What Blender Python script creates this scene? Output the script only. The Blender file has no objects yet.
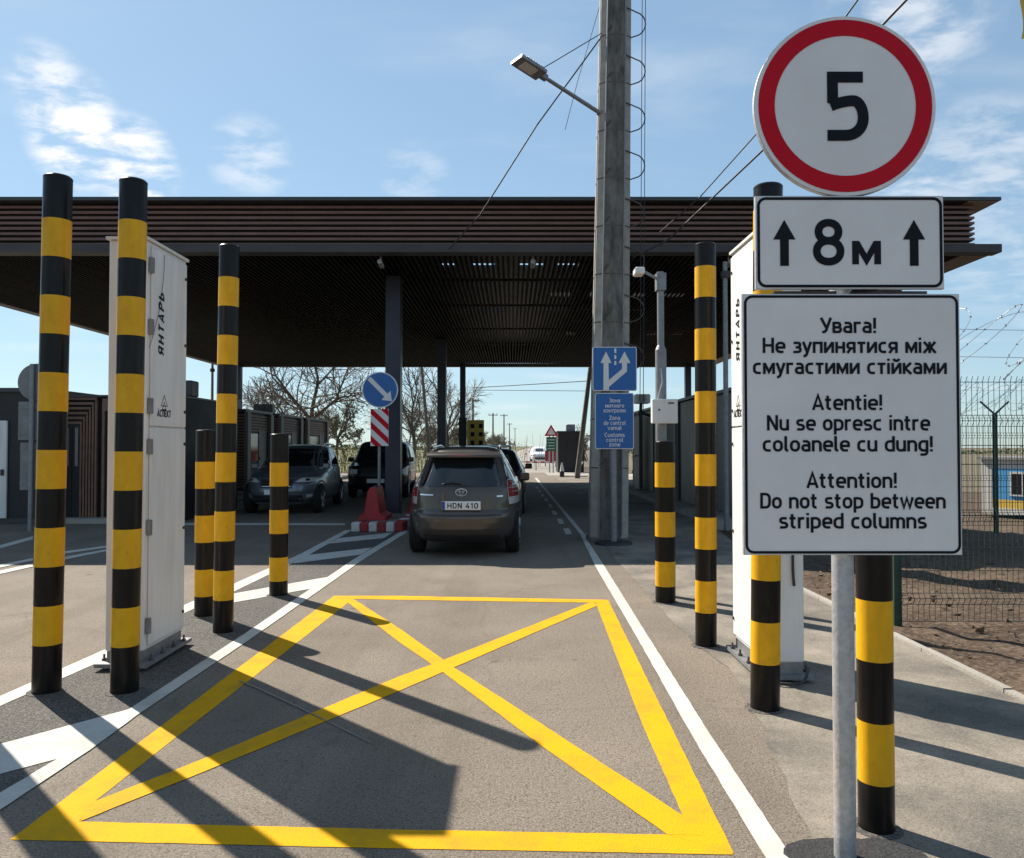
import bpy, math, random
from mathutils import Vector, Matrix
random.seed(11)
SC = bpy.context.scene
COL = SC.collection
R = math.radians
PI = math.pi

# ------------------------------------------------------------------ camera geometry
CAMH, FPX, PITCH = 1.57, 780.0, R(1.25)
def ray(x, y):
    a, b = (x-512)/FPX, (429-y)/FPX
    c, s = math.cos(PITCH), math.sin(PITCH)
    return Vector((a, c-b*s, s+b*c))
def G(x, y, z=0.0):                    # a point of the ground, in metres
    d = ray(x, y); t = (z-CAMH)/d.z
    return Vector((d.x*t, d.y*t, z))
def U(x, y, Y):                        # a point at distance Y
    d = ray(x, y); t = Y/d.y
    return Vector((d.x*t, Y, CAMH+d.z*t))

# ------------------------------------------------------------------ mesh builder
class MB:
    def __init__(s): s.v=[]; s.f=[]; s.mi=[]; s.sm=[]
    def add(s, vs, fs, mi=0, smooth=False):
        o=len(s.v); s.v += [tuple(v) for v in vs]
        for f in fs:
            s.f.append(tuple(i+o for i in f)); s.mi.append(mi); s.sm.append(smooth)
        return s
    def box(s, c, d, mi=0, rot=None):
        hx,hy,hz=d[0]/2,d[1]/2,d[2]/2
        vs=[Vector((sx*hx,sy*hy,sz*hz)) for sz in(-1,1) for sy in(-1,1) for sx in(-1,1)]
        if rot is not None: vs=[rot@v for v in vs]
        c=Vector(c); vs=[v+c for v in vs]
        return s.add(vs,[(0,2,3,1),(4,5,7,6),(0,1,5,4),(2,6,7,3),(0,4,6,2),(1,3,7,5)],mi)
    def bb(s, x0,x1,y0,y1,z0,z1, mi=0):
        return s.box(((x0+x1)/2,(y0+y1)/2,(z0+z1)/2),(abs(x1-x0),abs(y1-y0),abs(z1-z0)),mi)
    def bev(s, x0,x1,y0,y1,z0,z1,b=.01,mi=0):   # box with chamfered edges
        vs=[];cx,cy,cz=(x0+x1)/2,(y0+y1)/2,(z0+z1)/2
        hx,hy,hz=abs(x1-x0)/2,abs(y1-y0)/2,abs(z1-z0)/2
        def lvl(z,i):
            ix,iy=hx-i,hy-i; c=b
            return [(cx+ix-c,cy-iy,z),(cx+ix,cy-iy+c,z),(cx+ix,cy+iy-c,z),(cx+ix-c,cy+iy,z),(cx-ix+c,cy+iy,z),(cx-ix,cy+iy-c,z),(cx-ix,cy-iy+c,z),(cx-ix+c,cy-iy,z)]
        ls=[lvl(cz-hz,b*.9),lvl(cz-hz+b,0),lvl(cz+hz-b,0),lvl(cz+hz,b*.9)]
        for l in ls: vs+=l
        fs=[tuple(range(7,-1,-1)),tuple(range(24,32))]
        for k in range(3):
            for i in range(8):
                j=(i+1)%8; fs.append((k*8+i,k*8+j,k*8+8+j,k*8+8+i))
        return s.add(vs,fs,mi)
    def tube(s, p0, p1, r0, r1=None, n=8, mi=0, cap=True, smooth=True):
        p0,p1=Vector(p0),Vector(p1); r1=r0 if r1 is None else r1
        d=(p1-p0)
        if d.length<1e-7: return s
        d.normalize(); a=d.orthogonal().normalized(); b=d.cross(a)
        vs=[]
        for p,r in((p0,r0),(p1,r1)):
            for i in range(n):
                t=2*PI*i/n; vs.append(p+a*(r*math.cos(t))+b*(r*math.sin(t)))
        fs=[(i,(i+1)%n,n+(i+1)%n,n+i) for i in range(n)]
        s.add(vs,fs,mi,smooth)
        if cap: s.add(vs,[tuple(range(n-1,-1,-1)),tuple(range(n,2*n))],mi)
        return s
    def path(s, pts, r, n=6, mi=0):
        for a,b in zip(pts,pts[1:]): s.tube(a,b,r,n=n,mi=mi)
        return s
    def lathe(s, prof, n=32, mi=0, mis=None, c=(0,0,0), axis='z', cap0=True, cap1=True, smooth=True):
        c=Vector(c); rings=[]
        def P(r,h,t):
            x,y=r*math.cos(t),r*math.sin(t)
            if axis=='z': return c+Vector((x,y,h))
            if axis=='x': return c+Vector((h,x,y))
            return c+Vector((x,h,-y))
        vs=[P(r,h,2*PI*i/n) for r,h in prof for i in range(n)]
        for k in range(len(prof)-1):
            fs=[(k*n+i,k*n+(i+1)%n,(k+1)*n+(i+1)%n,(k+1)*n+i) for i in range(n)]
            s.add(vs,fs,mi if mis is None else mis[k],smooth)
        m=mi if mis is None else mis[0]
        if cap0: s.add(vs[:n],[tuple(range(n-1,-1,-1))],m)
        m=mi if mis is None else mis[-1]
        if cap1: s.add(vs[-n:],[tuple(range(n))],m)
        return s
    def prism(s, poly, y0, y1, mi=0, plane='xz'):   # poly outline extruded
        n=len(poly)
        def P(p,h):
            if plane=='xz': return (p[0],h,p[1])
            if plane=='xy': return (p[0],p[1],h)
            return (h,p[0],p[1])
        vs=[P(p,y0) for p in poly]+[P(p,y1) for p in poly]
        fs=[tuple(range(n-1,-1,-1)),tuple(range(n,2*n))]+[(i,(i+1)%n,n+(i+1)%n,n+i) for i in range(n)]
        return s.add(vs,fs,mi)
    def xf(s, M):
        s.v=[tuple(M@Vector(v)) for v in s.v]; return s
    def build(s, name, mats, parent=None, loc=None):
        me=bpy.data.meshes.new(name)
        # merge identical verts so smooth shading works
        me.from_pydata(s.v,[],s.f)
        if not isinstance(mats,(list,tuple)): mats=[mats]
        for m in mats: me.materials.append(m)
        me.polygons.foreach_set('material_index',s.mi)
        me.polygons.foreach_set('use_smooth',s.sm)
        me.update()
        import bmesh
        bm=bmesh.new(); bm.from_mesh(me)
        bmesh.ops.recalc_face_normals(bm,faces=bm.faces)
        bm.to_mesh(me); bm.free()
        o=bpy.data.objects.new(name,me); COL.objects.link(o)
        if parent is not None: o.parent=parent
        if loc is not None: o.location=loc
        return o

def tag(o,label=None,cat=None,group=None,kind=None):
    if label: o['label']=label
    if cat: o['category']=cat
    if group: o['group']=group
    if kind: o['kind']=kind
    return o
def thing(name,label,cat,loc=(0,0,0),rz=0,group=None):
    o=bpy.data.objects.new(name,None); COL.objects.link(o); o.empty_display_size=.2
    o.location=loc; o.rotation_euler=(0,0,rz)
    return tag(o,label,cat,group)
def copy_tree(o,parent=None):
    c=o.copy(); COL.objects.link(c)
    if parent is not None: c.parent=parent
    for ch in list(o.children): copy_tree(ch,c)
    return c
def struct(mb,name,mat):
    return tag(mb.build(name,mat),kind='structure')

# ------------------------------------------------------------------ materials
def mat(name, col, rough=.6, metal=0., var=.0, vscale=8., bump=0., bscale=60., spec=.5, coat=0., dirt=None, stretch=None, alpha=None, scuff=None):
    m=bpy.data.materials.new(name); m.use_nodes=True; nt=m.node_tree
    b=nt.nodes['Principled BSDF']; b.inputs['Roughness'].default_value=rough
    b.inputs['Metallic'].default_value=metal; b.inputs['Base Color'].default_value=(*col,1)
    b.inputs['Specular IOR Level'].default_value=spec
    if coat: b.inputs['Coat Weight'].default_value=coat; b.inputs['Coat Roughness'].default_value=.05
    tc=nt.nodes.new('ShaderNodeTexCoord'); vec=tc.outputs['Object']
    if stretch:
        mp=nt.nodes.new('ShaderNodeMapping'); mp.inputs['Scale'].default_value=stretch
        nt.links.new(vec,mp.inputs[0]); vec=mp.outputs[0]
    if var or dirt:
        n=nt.nodes.new('ShaderNodeTexNoise'); n.inputs['Scale'].default_value=vscale; n.inputs['Detail'].default_value=6
        n.inputs['Roughness'].default_value=.65
        nt.links.new(vec,n.inputs['Vector'])
        r=nt.nodes.new('ShaderNodeValToRGB'); r.color_ramp.elements[0].position=.3; r.color_ramp.elements[1].position=.7
        lo=[max(0,c*(1-var)) for c in col]; hi=[min(1,c*(1+var)) for c in col]
        if dirt: lo=dirt
        r.color_ramp.elements[0].color=(*lo,1); r.color_ramp.elements[1].color=(*hi,1)
        nt.links.new(n.outputs[0],r.inputs[0]); nt.links.new(r.outputs[0],b.inputs['Base Color'])
        rr=nt.nodes.new('ShaderNodeMapRange'); rr.inputs[3].default_value=min(1,rough*1.2); rr.inputs[4].default_value=rough*.8
        nt.links.new(n.outputs[0],rr.inputs[0]); nt.links.new(rr.outputs[0],b.inputs['Roughness'])
    if scuff:
        src=b.inputs['Base Color'].links[0].from_socket
        n3=nt.nodes.new('ShaderNodeTexNoise'); n3.inputs['Scale'].default_value=16; n3.inputs['Detail'].default_value=8; n3.inputs['Roughness'].default_value=.75
        nt.links.new(vec,n3.inputs['Vector'])
        r3=nt.nodes.new('ShaderNodeMapRange'); r3.inputs[1].default_value=.60; r3.inputs[2].default_value=.74; r3.inputs[4].default_value=.8; nt.links.new(n3.outputs[0],r3.inputs[0])
        m3=nt.nodes.new('ShaderNodeMix'); m3.data_type='RGBA'; nt.links.new(r3.outputs[0],m3.inputs[0]); nt.links.new(src,m3.inputs[6]); m3.inputs[7].default_value=(*scuff,1)
        nt.links.new(m3.outputs[2],b.inputs['Base Color'])
    if bump:
        n2=nt.nodes.new('ShaderNodeTexNoise'); n2.inputs['Scale'].default_value=bscale; n2.inputs['Detail'].default_value=4
        nt.links.new(vec,n2.inputs['Vector'])
        bp=nt.nodes.new('ShaderNodeBump'); bp.inputs['Strength'].default_value=bump; bp.inputs['Distance'].default_value=.02
        nt.links.new(n2.outputs[0],bp.inputs['Height']); nt.links.new(bp.outputs[0],b.inputs['Normal'])
    return m

def ground_mat(name, base, blot, speck, bscale=140., bump=.5, blotscale=.7, speckamt=.35, crack=0., rough=.9, streak=None, spots=0.):
    m=bpy.data.materials.new(name); m.use_nodes=True; nt=m.node_tree; L=nt.links.new
    b=nt.nodes['Principled BSDF']; b.inputs['Roughness'].default_value=rough; b.inputs['Specular IOR Level'].default_value=.25
    tc=nt.nodes.new('ShaderNodeTexCoord'); vec=tc.outputs['Object']
    def noise(sc,det=6,rg=.6,v=vec):
        n=nt.nodes.new('ShaderNodeTexNoise'); n.inputs['Scale'].default_value=sc; n.inputs['Detail'].default_value=det; n.inputs['Roughness'].default_value=rg
        L(v,n.inputs['Vector']); return n.outputs[0]
    def ramp(v,p0,p1):
        r=nt.nodes.new('ShaderNodeMapRange'); r.inputs[1].default_value=p0; r.inputs[2].default_value=p1; L(v,r.inputs[0]); return r.outputs[0]
    def mix(a,c,f):
        x=nt.nodes.new('ShaderNodeMix'); x.data_type='RGBA'
        if isinstance(a,tuple): x.inputs[6].default_value=(*a,1)
        else: L(a,x.inputs[6])
        if isinstance(c,tuple): x.inputs[7].default_value=(*c,1)
        else: L(c,x.inputs[7])
        if isinstance(f,float): x.inputs[0].default_value=f
        else: L(f,x.inputs[0])
        return x.outputs[2]
    def mul(a,k):
        x=nt.nodes.new('ShaderNodeMath'); x.operation='MULTIPLY'; L(a,x.inputs[0]); x.inputs[1].default_value=k; return x.outputs[0]
    c=mix(base,blot,ramp(noise(blotscale,8,.62),.38,.68))
    c=mix(c,tuple(q*.55 for q in base),mul(ramp(noise(2.7,7,.7),.56,.74),.55))
    f=noise(bscale,3,.7); f2=noise(bscale*.35,4,.7)
    c=mix(c,speck,mul(ramp(f,.52,.7),speckamt)); c=mix(c,tuple(q*.25 for q in base),mul(ramp(f,.47,.33),speckamt*1.3))
    c=mix(c,tuple(q*.45 for q in base),mul(ramp(f2,.46,.34),speckamt*.9))
    if streak:
        mp=nt.nodes.new('ShaderNodeMapping'); mp.inputs['Scale'].default_value=streak; L(vec,mp.inputs[0])
        c=mix(c,tuple(q*.6 for q in base),mul(ramp(noise(1.0,5,.6,mp.outputs[0]),.5,.75),.5))
    if spots:
        c=mix(c,tuple(q*.35 for q in base),mul(ramp(noise(5.5,2,.5),.70,.77),spots)); c=mix(c,tuple(min(1,q*1.5) for q in blot),mul(ramp(noise(1.9,9,.75),.62,.76),spots*.7))
    if crack:
        vo=nt.nodes.new('ShaderNodeTexVoronoi'); vo.feature='DISTANCE_TO_EDGE'; vo.inputs['Scale'].default_value=.55
        nz=nt.nodes.new('ShaderNodeTexNoise'); nz.inputs['Scale'].default_value=1.6; nz.inputs['Detail'].default_value=6; L(vec,nz.inputs['Vector'])
        mx=nt.nodes.new('ShaderNodeMix'); mx.data_type='RGBA'; mx.inputs[0].default_value=.35; L(vec,mx.inputs[6]); L(nz.outputs[1],mx.inputs[7]); L(mx.outputs[2],vo.inputs['Vector'])
        c=mix(c,tuple(q*.3 for q in base),mul(ramp(vo.outputs[0],.012,.0),crack))
    L(c,b.inputs['Base Color'])
    bp=nt.nodes.new('ShaderNodeBump'); bp.inputs['Strength'].default_value=bump; bp.inputs['Distance'].default_value=.01
    L(f,bp.inputs['Height'])
    bp2=nt.nodes.new('ShaderNodeBump'); bp2.inputs['Strength'].default_value=bump*.5; bp2.inputs['Distance'].default_value=.03
    L(f2,bp2.inputs['Height']); L(bp.outputs[0],bp2.inputs['Normal']); L(bp2.outputs[0],b.inputs['Normal'])
    return m

def paint_mat(name,col,wear,amt=.5):            # worn road paint, asphalt grain showing
    m=bpy.data.materials.new(name); m.use_nodes=True; nt=m.node_tree; L=nt.links.new
    b=nt.nodes['Principled BSDF']; b.inputs['Roughness'].default_value=.8; b.inputs['Specular IOR Level'].default_value=.12
    tc=nt.nodes.new('ShaderNodeTexCoord'); vec=tc.outputs['Object']
    n=nt.nodes.new('ShaderNodeTexNoise'); n.inputs['Scale'].default_value=3.; n.inputs['Detail'].default_value=9; n.inputs['Roughness'].default_value=.72; L(vec,n.inputs['Vector'])
    r=nt.nodes.new('ShaderNodeMapRange'); r.inputs[1].default_value=.47; r.inputs[2].default_value=.70; r.inputs[4].default_value=amt; L(n.outputs[0],r.inputs[0])
    n2=nt.nodes.new('ShaderNodeTexNoise'); n2.inputs['Scale'].default_value=130; n2.inputs['Detail'].default_value=3; L(vec,n2.inputs['Vector'])
    r2=nt.nodes.new('ShaderNodeMapRange'); r2.inputs[1].default_value=.58; r2.inputs[2].default_value=.68; r2.inputs[4].default_value=.45; L(n2.outputs[0],r2.inputs[0])
    mx=nt.nodes.new('ShaderNodeMath'); mx.operation='MAXIMUM'; L(r.outputs[0],mx.inputs[0]); L(r2.outputs[0],mx.inputs[1])
    x=nt.nodes.new('ShaderNodeMix'); x.data_type='RGBA'; x.inputs[6].default_value=(*col,1); x.inputs[7].default_value=(*wear,1); L(mx.outputs[0],x.inputs[0])
    L(x.outputs[2],b.inputs['Base Color'])
    bp=nt.nodes.new('ShaderNodeBump'); bp.inputs['Strength'].default_value=.35; bp.inputs['Distance'].default_value=.008; L(n2.outputs[0],bp.inputs['Height']); L(bp.outputs[0],b.inputs['Normal'])
    return m

ASPH =ground_mat('asphalt_lane',(.165,.135,.106),(.225,.187,.146),(.38,.33,.275),bscale=95,speckamt=.62,bump=.6,streak=(1.5,.06,1),crack=.15,spots=.6)
ASPHD=ground_mat('asphalt_rough',(.080,.074,.068),(.125,.112,.098),(.33,.30,.27),bscale=85,bump=.9,speckamt=.7)
APRON=ground_mat('apron_asphalt',(.125,.112,.096),(.31,.265,.21),(.36,.31,.26),bscale=120,blotscale=1.2,speckamt=.35,bump=.4,crack=.2,spots=.5)
PATCH=ground_mat('fresh_patch',(.035,.035,.036),(.05,.05,.05),(.11,.11,.11),bscale=90,bump=.9)
SOIL =ground_mat('soil',(.062,.040,.026),(.118,.082,.054),(.24,.18,.13),bscale=22,bump=1.0,blotscale=.9,speckamt=.6,rough=1.)
DIRT2=ground_mat('clod',(.10,.066,.042),(.19,.14,.10),(.27,.21,.16),bscale=30,bump=.8)
KERBM=ground_mat('kerb_concrete',(.30,.275,.24),(.40,.37,.33),(.48,.45,.40),bscale=90,speckamt=.3,bump=.4)
FARRD=ground_mat('far_road',(.24,.215,.185),(.32,.29,.25),(.4,.37,.33),blotscale=.1)
GRASS=ground_mat('dry_grass',(.13,.115,.05),(.10,.12,.04),(.2,.18,.1),bscale=8,blotscale=.15)
FIELD=ground_mat('bare_field',(.12,.095,.062),(.15,.125,.08),(.2,.17,.11),bscale=8,blotscale=.08)
WHITEP=paint_mat('white_road_paint',(.52,.50,.455),(.27,.245,.21),.5)
YELLP =paint_mat('yellow_road_paint',(.64,.325,.003),(.36,.21,.025),.75)
BLK  =mat('black_gloss_film',(.007,.006,.006),.30,var=.5,vscale=9,stretch=(3,3,.6),spec=.22,bump=.06,bscale=14,scuff=(.06,.052,.044))
YEL  =mat('yellow_reflective_film',(.76,.40,.003),.45,spec=.3,dirt=(.62,.31,.003),vscale=7,stretch=(2,2,.8),bump=.06,bscale=12,scuff=(.30,.17,.03))
CABW =mat('white_cabinet_paint',(.74,.745,.74),.42,dirt=(.60,.595,.57),vscale=3.2,stretch=(2.2,2.2,.35),bump=.05,bscale=9)
CABE =mat('cabinet_edge',(.62,.61,.58),.5,var=.1)
DKMET=mat('dark_hardware',(.05,.05,.05),.45,.6)
GALV =mat('galvanised_steel',(.42,.43,.44),.48,.55,var=.22,vscale=28,bump=.12,bscale=50)
GALVD=mat('galvanised_dull',(.22,.225,.235),.5,.4,var=.2,vscale=14)
SIGNW=mat('sign_white',(.76,.725,.71),.5,dirt=(.68,.645,.63),vscale=3,spec=.3)
SIGNR=mat('sign_red',(.56,.003,.018),.5,spec=.15,dirt=(.48,.003,.016),vscale=4)
SIGNB=mat('sign_blue',(.008,.105,.36),.4,dirt=(.012,.12,.36),vscale=4)
SIGNK=mat('sign_black',(.006,.007,.010),.5,var=.2,spec=.15)
SIGNBK=mat('sign_back_grey',(.19,.195,.20),.55,.35,var=.15,vscale=5)
NAVY =mat('navy_column_paint',(.018,.020,.042),.4,var=.2,vscale=3)
BROWN=mat('brown_louvre',(.165,.082,.064),.5,var=.2,vscale=5,stretch=(.4,2,2))
LOUVBK=mat('louvre_backing',(.018,.010,.009),.7,var=.3)
TRIM =mat('dark_trim',(.040,.042,.046),.45,var=.15)
BAND =mat('grey_band',(.045,.042,.044),.6,var=.2,vscale=3,stretch=(.3,1,1))
SLAT =mat('soffit_slat',(.009,.0085,.0085),.75,var=.2,vscale=4,spec=.1,stretch=(2,.2,2))
CEIL =mat('black_deck',(.012,.012,.013),.8,var=.2)
TAN  =mat('tan_soffit_sheet',(.27,.20,.155),.6,var=.12,vscale=2)
BOOTHK=mat('booth_dark_panel',(.016,.015,.017),.6,var=.25,vscale=2)
BOOTHG=mat('booth_grey_panel',(.15,.145,.145),.5,var=.12,vscale=2,stretch=(1,1,.3))
BOOTHB=mat('booth_brown_slat',(.19,.105,.072),.55,var=.22,vscale=5)
PANE=mat('hazy_pane',(.16,.165,.17),.12,var=.3,vscale=1.5)
GLASS=mat('dark_glass',(.010,.012,.014),.05,spec=.7,var=.2,vscale=1)
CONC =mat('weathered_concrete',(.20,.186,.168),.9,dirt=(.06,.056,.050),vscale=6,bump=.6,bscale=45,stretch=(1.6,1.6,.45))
CONCL=mat('concrete_lit_side',(.40,.36,.31),.85,dirt=(.26,.24,.21),vscale=6,bump=.4,bscale=50)  # paler copy of the pole concrete, sunlit brightness put into its colour
RUST =mat('aged_steel',(.13,.12,.115),.6,.5,dirt=(.10,.075,.06),vscale=9)
CABLE=mat('cable_black',(.03,.03,.033),.6,var=.2)
REDPL=mat('red_plastic',(.42,.012,.020),.45,dirt=(.30,.012,.016),vscale=3)
KRED =mat('kerb_red',(.34,.02,.022),.7,dirt=(.22,.02,.02),vscale=8)
KWHT =mat('kerb_white',(.62,.61,.58),.75,dirt=(.42,.40,.37),vscale=8)
BARK =mat('bark',(.085,.068,.052),.9,var=.35,vscale=9,bump=.6,bscale=20)
TWIG =mat('twig',(.12,.098,.076),.9,var=.25,vscale=3)
BUD  =mat('young_leaf',(.17,.17,.055),.7,var=.35,vscale=1.2)
SCRUBM=mat('dry_scrub',(.135,.115,.070),.9,var=.4,vscale=.8)
BUSH =mat('scrub_leaf',(.10,.12,.045),.8,var=.4,vscale=.8)
WOODP=mat('wood_pole',(.13,.105,.085),.9,var=.3,vscale=5)
GREENF=mat('green_fence_coat',(.012,.045,.030),.45,var=.2)
WIREF=mat('fence_wire',(.030,.055,.045),.5,.3,var=.2)
RAZOR=mat('razor_wire',(.30,.31,.32),.4,.6,var=.2)
BLUEW=mat('blue_wall',(.07,.30,.58),.6,dirt=(.06,.26,.50),vscale=2)
YELW =mat('yellow_wall',(.70,.46,.07),.6,dirt=(.60,.40,.07),vscale=2)
WHTW =mat('white_wall',(.62,.60,.55),.65,dirt=(.50,.48,.44),vscale=2)
ROOFG=mat('grey_roof',(.22,.21,.20),.7,var=.2)
GRN  =mat('green_sign',(.01,.13,.07),.45,dirt=(.015,.11,.06),vscale=4)
CRED =mat('red_sheet',(.36,.03,.03),.6,dirt=(.26,.03,.03),vscale=3)
TYRE =mat('tyre',(.008,.008,.008),.9,var=.3,bump=.4,bscale=40)
RIM  =mat('alloy_rim',(.35,.35,.36),.35,.8,var=.1)
PLAST=mat('black_plastic',(.022,.022,.024),.55,var=.2)
CHROME=mat('chrome',(.62,.62,.63),.15,1.,var=.05)
LAMPR=mat('tail_lamp_red',(.30,.012,.012),.15,coat=.6,var=.2,vscale=12)
LAMPC=mat('clear_lamp',(.55,.52,.50),.15,coat=.5,var=.15,vscale=20)
PLATE=mat('plate_white',(.72,.72,.70),.45,var=.06)
EUBL =mat('plate_blue',(.02,.06,.30),.45,var=.05)
def carpaint(n,c,metal=.35): return mat(n,c,.32,metal,var=.12,vscale=1.5,coat=.5,spec=.35)
CP_BRONZE=carpaint('bronze_grey_paint',(.085,.070,.057))
CP_BLUE=carpaint('silver_grey_paint',(.17,.185,.21),.5)
CP_BLACK=carpaint('black_paint',(.012,.013,.015),.1)
CP_DARK=carpaint('charcoal_paint',(.03,.03,.033))
CP_WHITE=carpaint('white_paint',(.72,.72,.71),0.)

# ------------------------------------------------------------------ stroke lettering
GL={}
def g(ch,adv,*st): GL[ch]=(adv,st)
X=.66; C=True
def s_(r,*p,close=False): return (close,r,p)
g('o',.60,s_(.24,(.08,.07),(.52,.07),(.52,.66),(.08,.66),close=C)); GL['о']=GL['o']
g('n',.59,s_(0,(.08,0),(.08,.73)),s_(.2,(.08,.45),(.08,X),(.51,X),(.51,0)))
g('e',.59,s_(.22,(.11,.36,0),(.52,.36,0),(.52,X),(.08,X),(.08,.07),(.48,.07))); GL['е']=GL['e']
g('s',.53,s_(.15,(.45,X),(.08,X),(.08,.38),(.46,.34),(.46,.07),(.05,.07)))
g('p',.60,s_(0,(.08,-.27),(.08,.73)),s_(.23,(.08,X,0),(.52,X),(.52,.07),(.08,.07,0))); GL['р']=GL['p']
g('b',.60,s_(0,(.08,0),(.08,1)),s_(.23,(.08,X,0),(.52,X),(.52,.07),(.08,.07,0)))
g('d',.60,s_(0,(.52,0),(.52,1)),s_(.23,(.52,X,0),(.08,X),(.08,.07),(.52,.07,0)))
g('g',.60,s_(.18,(.52,.73),(.52,-.20),(.12,-.20)),s_(.23,(.52,X,0),(.08,X),(.08,.07),(.52,.07,0)))
g('r',.42,s_(0,(.08,0),(.08,.73)),s_(.18,(.08,.45),(.08,X),(.38,X)))
g('t',.42,s_(.15,(.16,.93),(.16,.07),(.36,.07)),s_(0,(.0,X),(.36,X)))
g('i',.19,s_(0,(.09,0),(.09,.73)),s_(0,(.09,.86),(.09,1.0))); GL['і']=GL['i']
g('l',.27,s_(.12,(.09,1),(.09,.07),(.24,.07)))
g('u',.59,s_(.2,(.08,.73),(.08,.07),(.51,.07),(.51,.3)),s_(0,(.51,0),(.51,.73)))
g('a',.56,s_(.18,(.10,X),(.47,X),(.47,0)),s_(.16,(.47,.40,0),(.08,.40),(.08,.07),(.47,.07,0))); GL['а']=GL['a']
g('c',.53,s_(.22,(.47,X),(.08,X),(.08,.07),(.47,.07))); GL['с']=GL['c']
g('w',.80,s_(0,(.04,.73),(.22,.05),(.40,.68),(.58,.05),(.76,.73)))
g('m',.88,s_(0,(.08,0),(.08,.73)),s_(.17,(.08,.45),(.08,X),(.44,X),(.44,0)),s_(.17,(.44,.45),(.44,X),(.80,X),(.80,0)))
g('v',.54,s_(0,(.04,.73),(.27,.04),(.50,.73)))
g('z',.50,s_(0,(.05,X),(.44,X),(.07,.07),(.46,.07)))
g('!',.20,s_(0,(.10,.28),(.10,1)),s_(0,(.10,0),(.10,.15)))
g(' ',.30)
g('A',.68,s_(0,(.05,0),(.34,.96),(.63,0)),s_(0,(.15,.27),(.53,.27))); GL['А']=GL['A']
g('N',.70,s_(0,(.09,0),(.09,1)),s_(0,(.11,.95),(.59,.05)),s_(0,(.61,0),(.61,1)))
g('D',.66,s_(.28,(.09,.07,0),(.58,.07),(.58,.93),(.09,.93,0),close=C))
g('H',.70,s_(0,(.09,0),(.09,1)),s_(0,(.61,0),(.61,1)),s_(0,(.09,.5),(.61,.5))); GL['Н']=GL['H']
g('Z',.60,s_(0,(.06,.93),(.53,.93),(.08,.07),(.55,.07)))
g('C',.62,s_(.26,(.56,.93),(.08,.93),(.08,.07),(.56,.07))); GL['С']=GL['C']
g('У',.64,s_(0,(.04,1),(.34,.36)),s_(.12,(.62,1),(.30,.07),(.10,.07)))
g('З',.60,s_(.2,(.07,.93),(.52,.93),(.50,.53),(.24,.53)),s_(.22,(.24,.53),(.54,.53),(.54,.07),(.05,.07)))
g('Я',.64,s_(0,(.56,0),(.56,1)),s_(.2,(.56,.93,0),(.08,.93),(.08,.44),(.56,.44,0)),s_(0,(.34,.44),(.06,0)))
g('Т',.60,s_(0,(.03,.93),(.57,.93)),s_(0,(.30,0),(.30,.93)))
g('Р',.60,s_(0,(.09,0),(.09,1)),s_(.22,(.09,.93,0),(.55,.93),(.55,.44),(.09,.44,0)))
g('Ь',.60,s_(0,(.09,0),(.09,1)),s_(.22,(.09,.56,0),(.55,.56),(.55,.07),(.09,.07,0)))
g('П',.68,s_(0,(.09,0),(.09,.93),(.59,.93),(.59,0)))
g('Е',.58,s_(0,(.54,.93),(.09,.93),(.09,.07),(.54,.07)),s_(0,(.09,.5),(.48,.5)))
g('К',.64,s_(0,(.09,0),(.09,1)),s_(0,(.58,1),(.15,.5),(.60,0)))
g('в',.56,s_(0,(.08,0),(.08,.73)),s_(.13,(.08,X,0),(.45,X),(.45,.37),(.08,.37,0)),s_(.14,(.08,.37,0),(.49,.37),(.49,.07),(.08,.07,0)))
g('г',.44,s_(0,(.08,0),(.08,X),(.42,X)))
g('з',.52,s_(.13,(.06,X),(.44,X),(.43,.37),(.18,.37)),s_(.14,(.18,.37),(.46,.37),(.46,.07),(.04,.07)))
g('п',.59,s_(0,(.08,0),(.08,X),(.51,X),(.51,0)))
g('и',.61,s_(0,(.08,0),(.08,.73)),s_(0,(.10,.05),(.51,.68)),s_(0,(.53,0),(.53,.73)))
g('й',.61,*GL['и'][1],s_(.1,(.16,1.0),(.18,.86),(.43,.86),(.45,1.0)))
g('н',.59,s_(0,(.08,0),(.08,.73)),s_(0,(.51,0),(.51,.73)),s_(0,(.08,.37),(.51,.37)))
g('я',.57,s_(0,(.48,0),(.48,.73)),s_(.16,(.48,X,0),(.08,X),(.08,.31),(.48,.31,0)),s_(0,(.28,.31),(.06,0)))
g('т',.52,s_(0,(.02,X),(.50,X)),s_(0,(.26,0),(.26,X)))
g('м',.72,s_(0,(.08,0),(.08,.73)),s_(0,(.10,.69),(.36,.14),(.62,.69)),s_(0,(.64,0),(.64,.73)))
g('ж',.80,s_(0,(.40,0),(.40,.73)),s_(0,(.06,.73),(.34,.37),(.04,0)),s_(0,(.74,.73),(.46,.37),(.76,0)))
g('к',.55,s_(0,(.08,0),(.08,.73)),s_(0,(.50,.73),(.14,.37),(.52,0)))
g('у',.54,s_(0,(.04,.73),(.27,.07)),s_(.12,(.50,.73),(.20,-.20),(.05,-.20)))
g('ю',.80,s_(0,(.08,0),(.08,.73)),s_(0,(.08,.37),(.32,.37)),s_(.2,(.32,.07),(.72,.07),(.72,.66),(.32,.66),close=C))
g('л',.59,s_(0,(.51,0),(.51,X),(.20,X),(.15,.07),(.01,.07)))
g('5',.66,s_(0,(.60,.92),(.15,.92),(.15,.54)),s_(.26,(.12,.50,0),(.30,.575),(.60,.575),(.60,.07),(.07,.07)))
g('8',.68,s_(.22,(.12,.53),(.56,.53),(.56,.93),(.12,.93),close=C),s_(.25,(.08,.07),(.60,.07),(.60,.53),(.08,.53),close=C))
g('4',.64,s_(0,(.42,1),(.07,.27),(.60,.27)),s_(0,(.45,.55),(.45,0)))
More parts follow.
